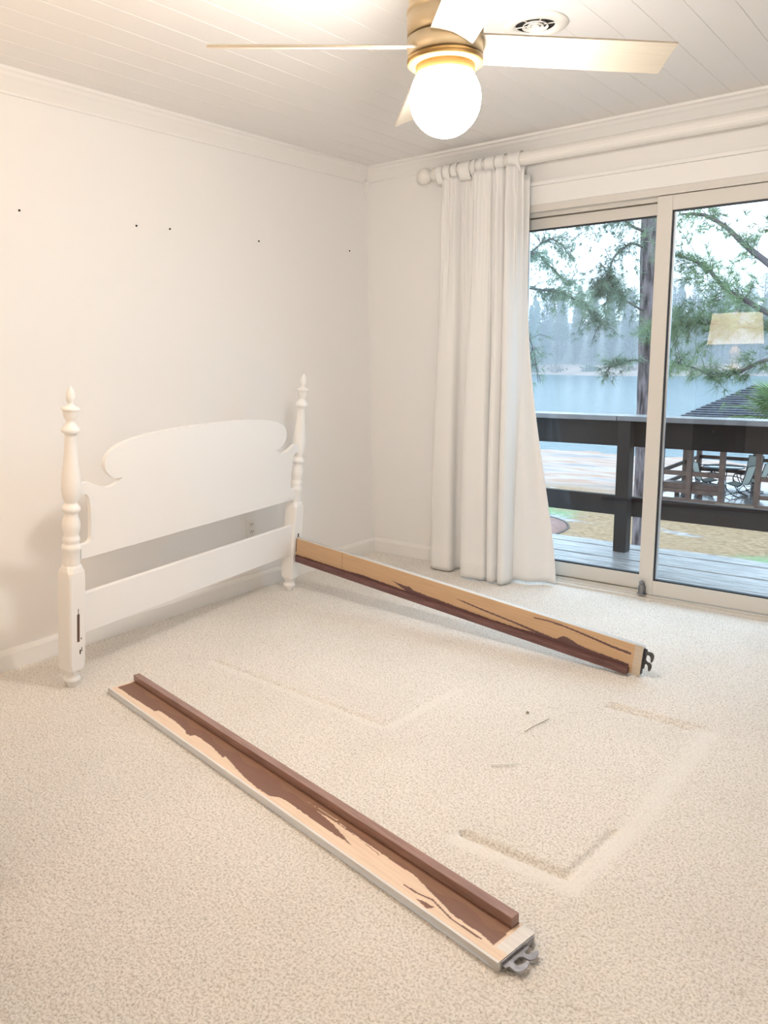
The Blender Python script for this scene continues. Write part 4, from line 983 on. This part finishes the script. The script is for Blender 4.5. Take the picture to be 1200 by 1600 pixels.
# hip roof: shingle courses stepped on the two slopes in view, plain sheathing below them
AX, AY, AZ = (PX0+PX1)/2+0.05, (PY0+PY1)/2, 0.18
ex0, ex1, ey0, ey1, EZ = PX0-0.55, PX1+0.55, PY0-0.55, PY1+0.55, -1.28
cor = [(ex0, ey0, EZ), (ex1, ey0, EZ), (ex1, ey1, EZ), (ex0, ey1, EZ)]
ap = (AX, AY, AZ)
MB().add([Vector(c)-PO for c in cor]+[Vector(ap)-PO], [(0, 1, 4), (1, 2, 4), (2, 3, 4), (3, 0, 4), (0, 3, 2, 1)]).build('roof', M['shingle'], pv)
sh_m = MB(); NC = 24
for sfc in ((0, 1), (3, 0), (1, 2)):
    A0 = Vector(cor[sfc[0]]); A1 = Vector(cor[sfc[1]]); T = Vector(ap); nrm = (A1-A0).cross(T-A0).normalized()
    if nrm.z < 0: nrm = -nrm
    for c in range(NC):
        f0, f1 = c/NC, min(0.999, (c+1.25)/NC)
        q = [A0.lerp(T, f0)+nrm*0.045-PO, A1.lerp(T, f0)+nrm*0.045-PO, A1.lerp(T, f1)+nrm*0.012-PO, A0.lerp(T, f1)+nrm*0.012-PO]
        lo = [A0.lerp(T, f0)-PO+nrm*0.010, A1.lerp(T, f0)-PO+nrm*0.010]
        sh_m.add(q+lo, [(0, 1, 2, 3), (0, 4, 5, 1)])
sh_m.build('shingle_courses', M['shingle'], pv, kind='stuff')
pb('fascia', M['pwood'], ex0, ex1, ey0, ey0+0.04, EZ-0.16, EZ-0.005); pb('fascia', M['pwood'], ex0, ex0+0.04, ey0, ey1, EZ-0.16, EZ-0.005)
st = pb('entry_step', M['step'], -3.05, -1.98, PY0-0.75, PY0-0.06, PF-0.16, PF-0.02)

# patio chairs: sling seat on curved spring legs
def patio_chair(loc, rz, label):
    c = empty('patio_chair', loc, label=label, category='chair', group='patio chairs in the pavilion'); c.rotation_euler = (0, 0, rz)
    for s in (-0.25, 0.25):
        MB().tube(spline([(s, 0.24, 0.42), (s, -0.18, 0.36), (s, -0.30, 0.55), (s, -0.42, 0.98)], 5), 0.016, 6).build('side_frame', M['chairmetal'], c)
        MB().tube(spline([(s, -0.30, 0.60), (s*1.15, -0.05, 0.66), (s*1.15, 0.24, 0.64), (s*1.1, 0.30, 0.52), (s, 0.24, 0.30), (s, 0.05, 0.10), (s*1.05, -0.22, 0.016)], 5), 0.014, 6).build('leg', M['chairmetal'], c)
        MB().tube(spline([(s, 0.05, 0.10), (s*1.05, 0.25, 0.03), (s*1.05, 0.34, 0.016)], 4), 0.014, 6).build('leg', M['chairmetal'], c)
    MB().tube([(-0.25, -0.42, 0.98), (0.25, -0.42, 0.98)], 0.014, 6).build('top_bar', M['chairmetal'], c)
    MB().tube([(-0.26, -0.22, 0.03), (0.26, -0.22, 0.03)], 0.013, 6).build('cross_bar', M['chairmetal'], c)
    P = spline([(0.24, 0.425), (-0.16, 0.375), (-0.29, 0.56), (-0.41, 0.965)], 5)
    vs = [(s, y_, z_) for y_, z_ in P for s in (-0.24, 0.24)]
    vs += [(s, y_-0.008, z_-0.008) for y_, z_ in P for s in (-0.24, 0.24)]; n_ = len(P)*2
    fs = [[2*i, 2*i+1, 2*i+3, 2*i+2] for i in range(len(P)-1)]+[[n_+2*i, n_+2*i+2, n_+2*i+3, n_+2*i+1] for i in range(len(P)-1)]
    MB().add(vs, fs, True).build('sling', M['sling'], c)
patio_chair((-4.22, 23.10, PF), rad(-75), 'patio chair beyond the table, nearest the far-left pavilion rail')
patio_chair((-3.80, 21.80, PF), rad(-50), 'low patio chair partly hidden behind the pavilion bench rail')
patio_chair((-2.80, 21.50, PF), rad(75), 'nearest patio chair, seen from its side at the pavilion entry')
patio_chair((-2.55, 22.45, PF), rad(80), 'patio chair just right of the nearest one in the pavilion')
patio_chair((-2.95, 23.55, PF), rad(165), 'farthest patio chair by the back rail of the pavilion')
tb = empty('patio_table', (-3.55, 22.75, PF), label='glass-topped patio table among the chairs in the pavilion', category='table')
MB().lathe([(0.0, 0.70), (0.62, 0.70), (0.63, 0.71), (0.62, 0.72), (0.0, 0.72)], 32, cap=False).build('table_top', M['tableglass'], tb)
MB().lathe([(0.62, 0.695), (0.645, 0.70), (0.645, 0.722), (0.62, 0.722)], 32, cap=False).build('rim', M['chairmetal'], tb)
for k in range(4):
    a = k*PI/2+0.5
    MB().tube([(0.45*math.cos(a), 0.45*math.sin(a), 0.70), (0.30*math.cos(a), 0.30*math.sin(a), 0.35), (0.48*math.cos(a), 0.48*math.sin(a), 0.015)], 0.016, 6).build('leg', M['chairmetal'], tb)

# ------------------------------------------------------------------ fan palm
pa = empty('fan_palm', (0.15, 12.6, -3.3), label='green fan palm with spiky fronds in front of the pavilion roof', category='palm')
MB().lathe([(0.17, 0.0), (0.15, 0.6), (0.14, 1.6), (0.15, 2.4), (0.17, 3.0), (0.12, 3.25)], 18).build('trunk', M['palmtrunk'], pa)
rs = np.random.default_rng(21)
for k in range(26):
    az = k*2.39996; el = rad(rs.uniform(-38, 62)); pl_ = rs.uniform(0.45, 0.62)
    d = Vector((math.cos(az)*math.cos(el), math.sin(az)*math.cos(el), math.sin(el))); side_ = Vector((-math.sin(az), math.cos(az), 0)); up_ = d.cross(side_)
    o0 = Vector((0, 0, 3.2)); hub = o0+d*pl_
    m = MB(); m.tube([o0, o0+d*pl_*0.5+Vector((0, 0, 0.03)), hub], [0.016, 0.012, 0.009], 5)
    for q in range(25):
        a = rad(-118+236*q/24); ln = 0.74*(0.72+0.28*math.cos(a))*rs.uniform(0.9, 1.08)
        dd = (d*math.cos(a)+side_*math.sin(a)+up_*0.12*abs(math.sin(a))).normalized(); s_ = dd.cross(up_).normalized()
        mid = hub+dd*ln*0.5; tip = hub+dd*ln-Vector((0, 0, 0.10*ln/0.6)); wv = 0.022
        m.add([hub, mid-s_*wv, mid-up_*0.008, mid+s_*wv, tip], [(0, 1, 2), (0, 2, 3), (1, 4, 2), (2, 4, 3)])
    m.build('frond', M['palm'], pa)

# ------------------------------------------------------------------ rain haze over the lake
hz = bpy.data.materials.new('rain_haze'); hz.use_nodes = True
t = hz.node_tree; t.nodes.remove(t.nodes['Principled BSDF'])
vs_ = t.nodes.new('ShaderNodeVolumeScatter'); vs_.inputs['Color'].default_value = (0.86, 0.94, 1.0, 1); vs_.inputs['Density'].default_value = 0.0022
t.links.new(vs_.outputs[0], t.nodes['Material Output'].inputs['Volume'])
MB().box(-340, 160, 70, 300, -5.2, 24).build('rain_haze', hz, **ST)
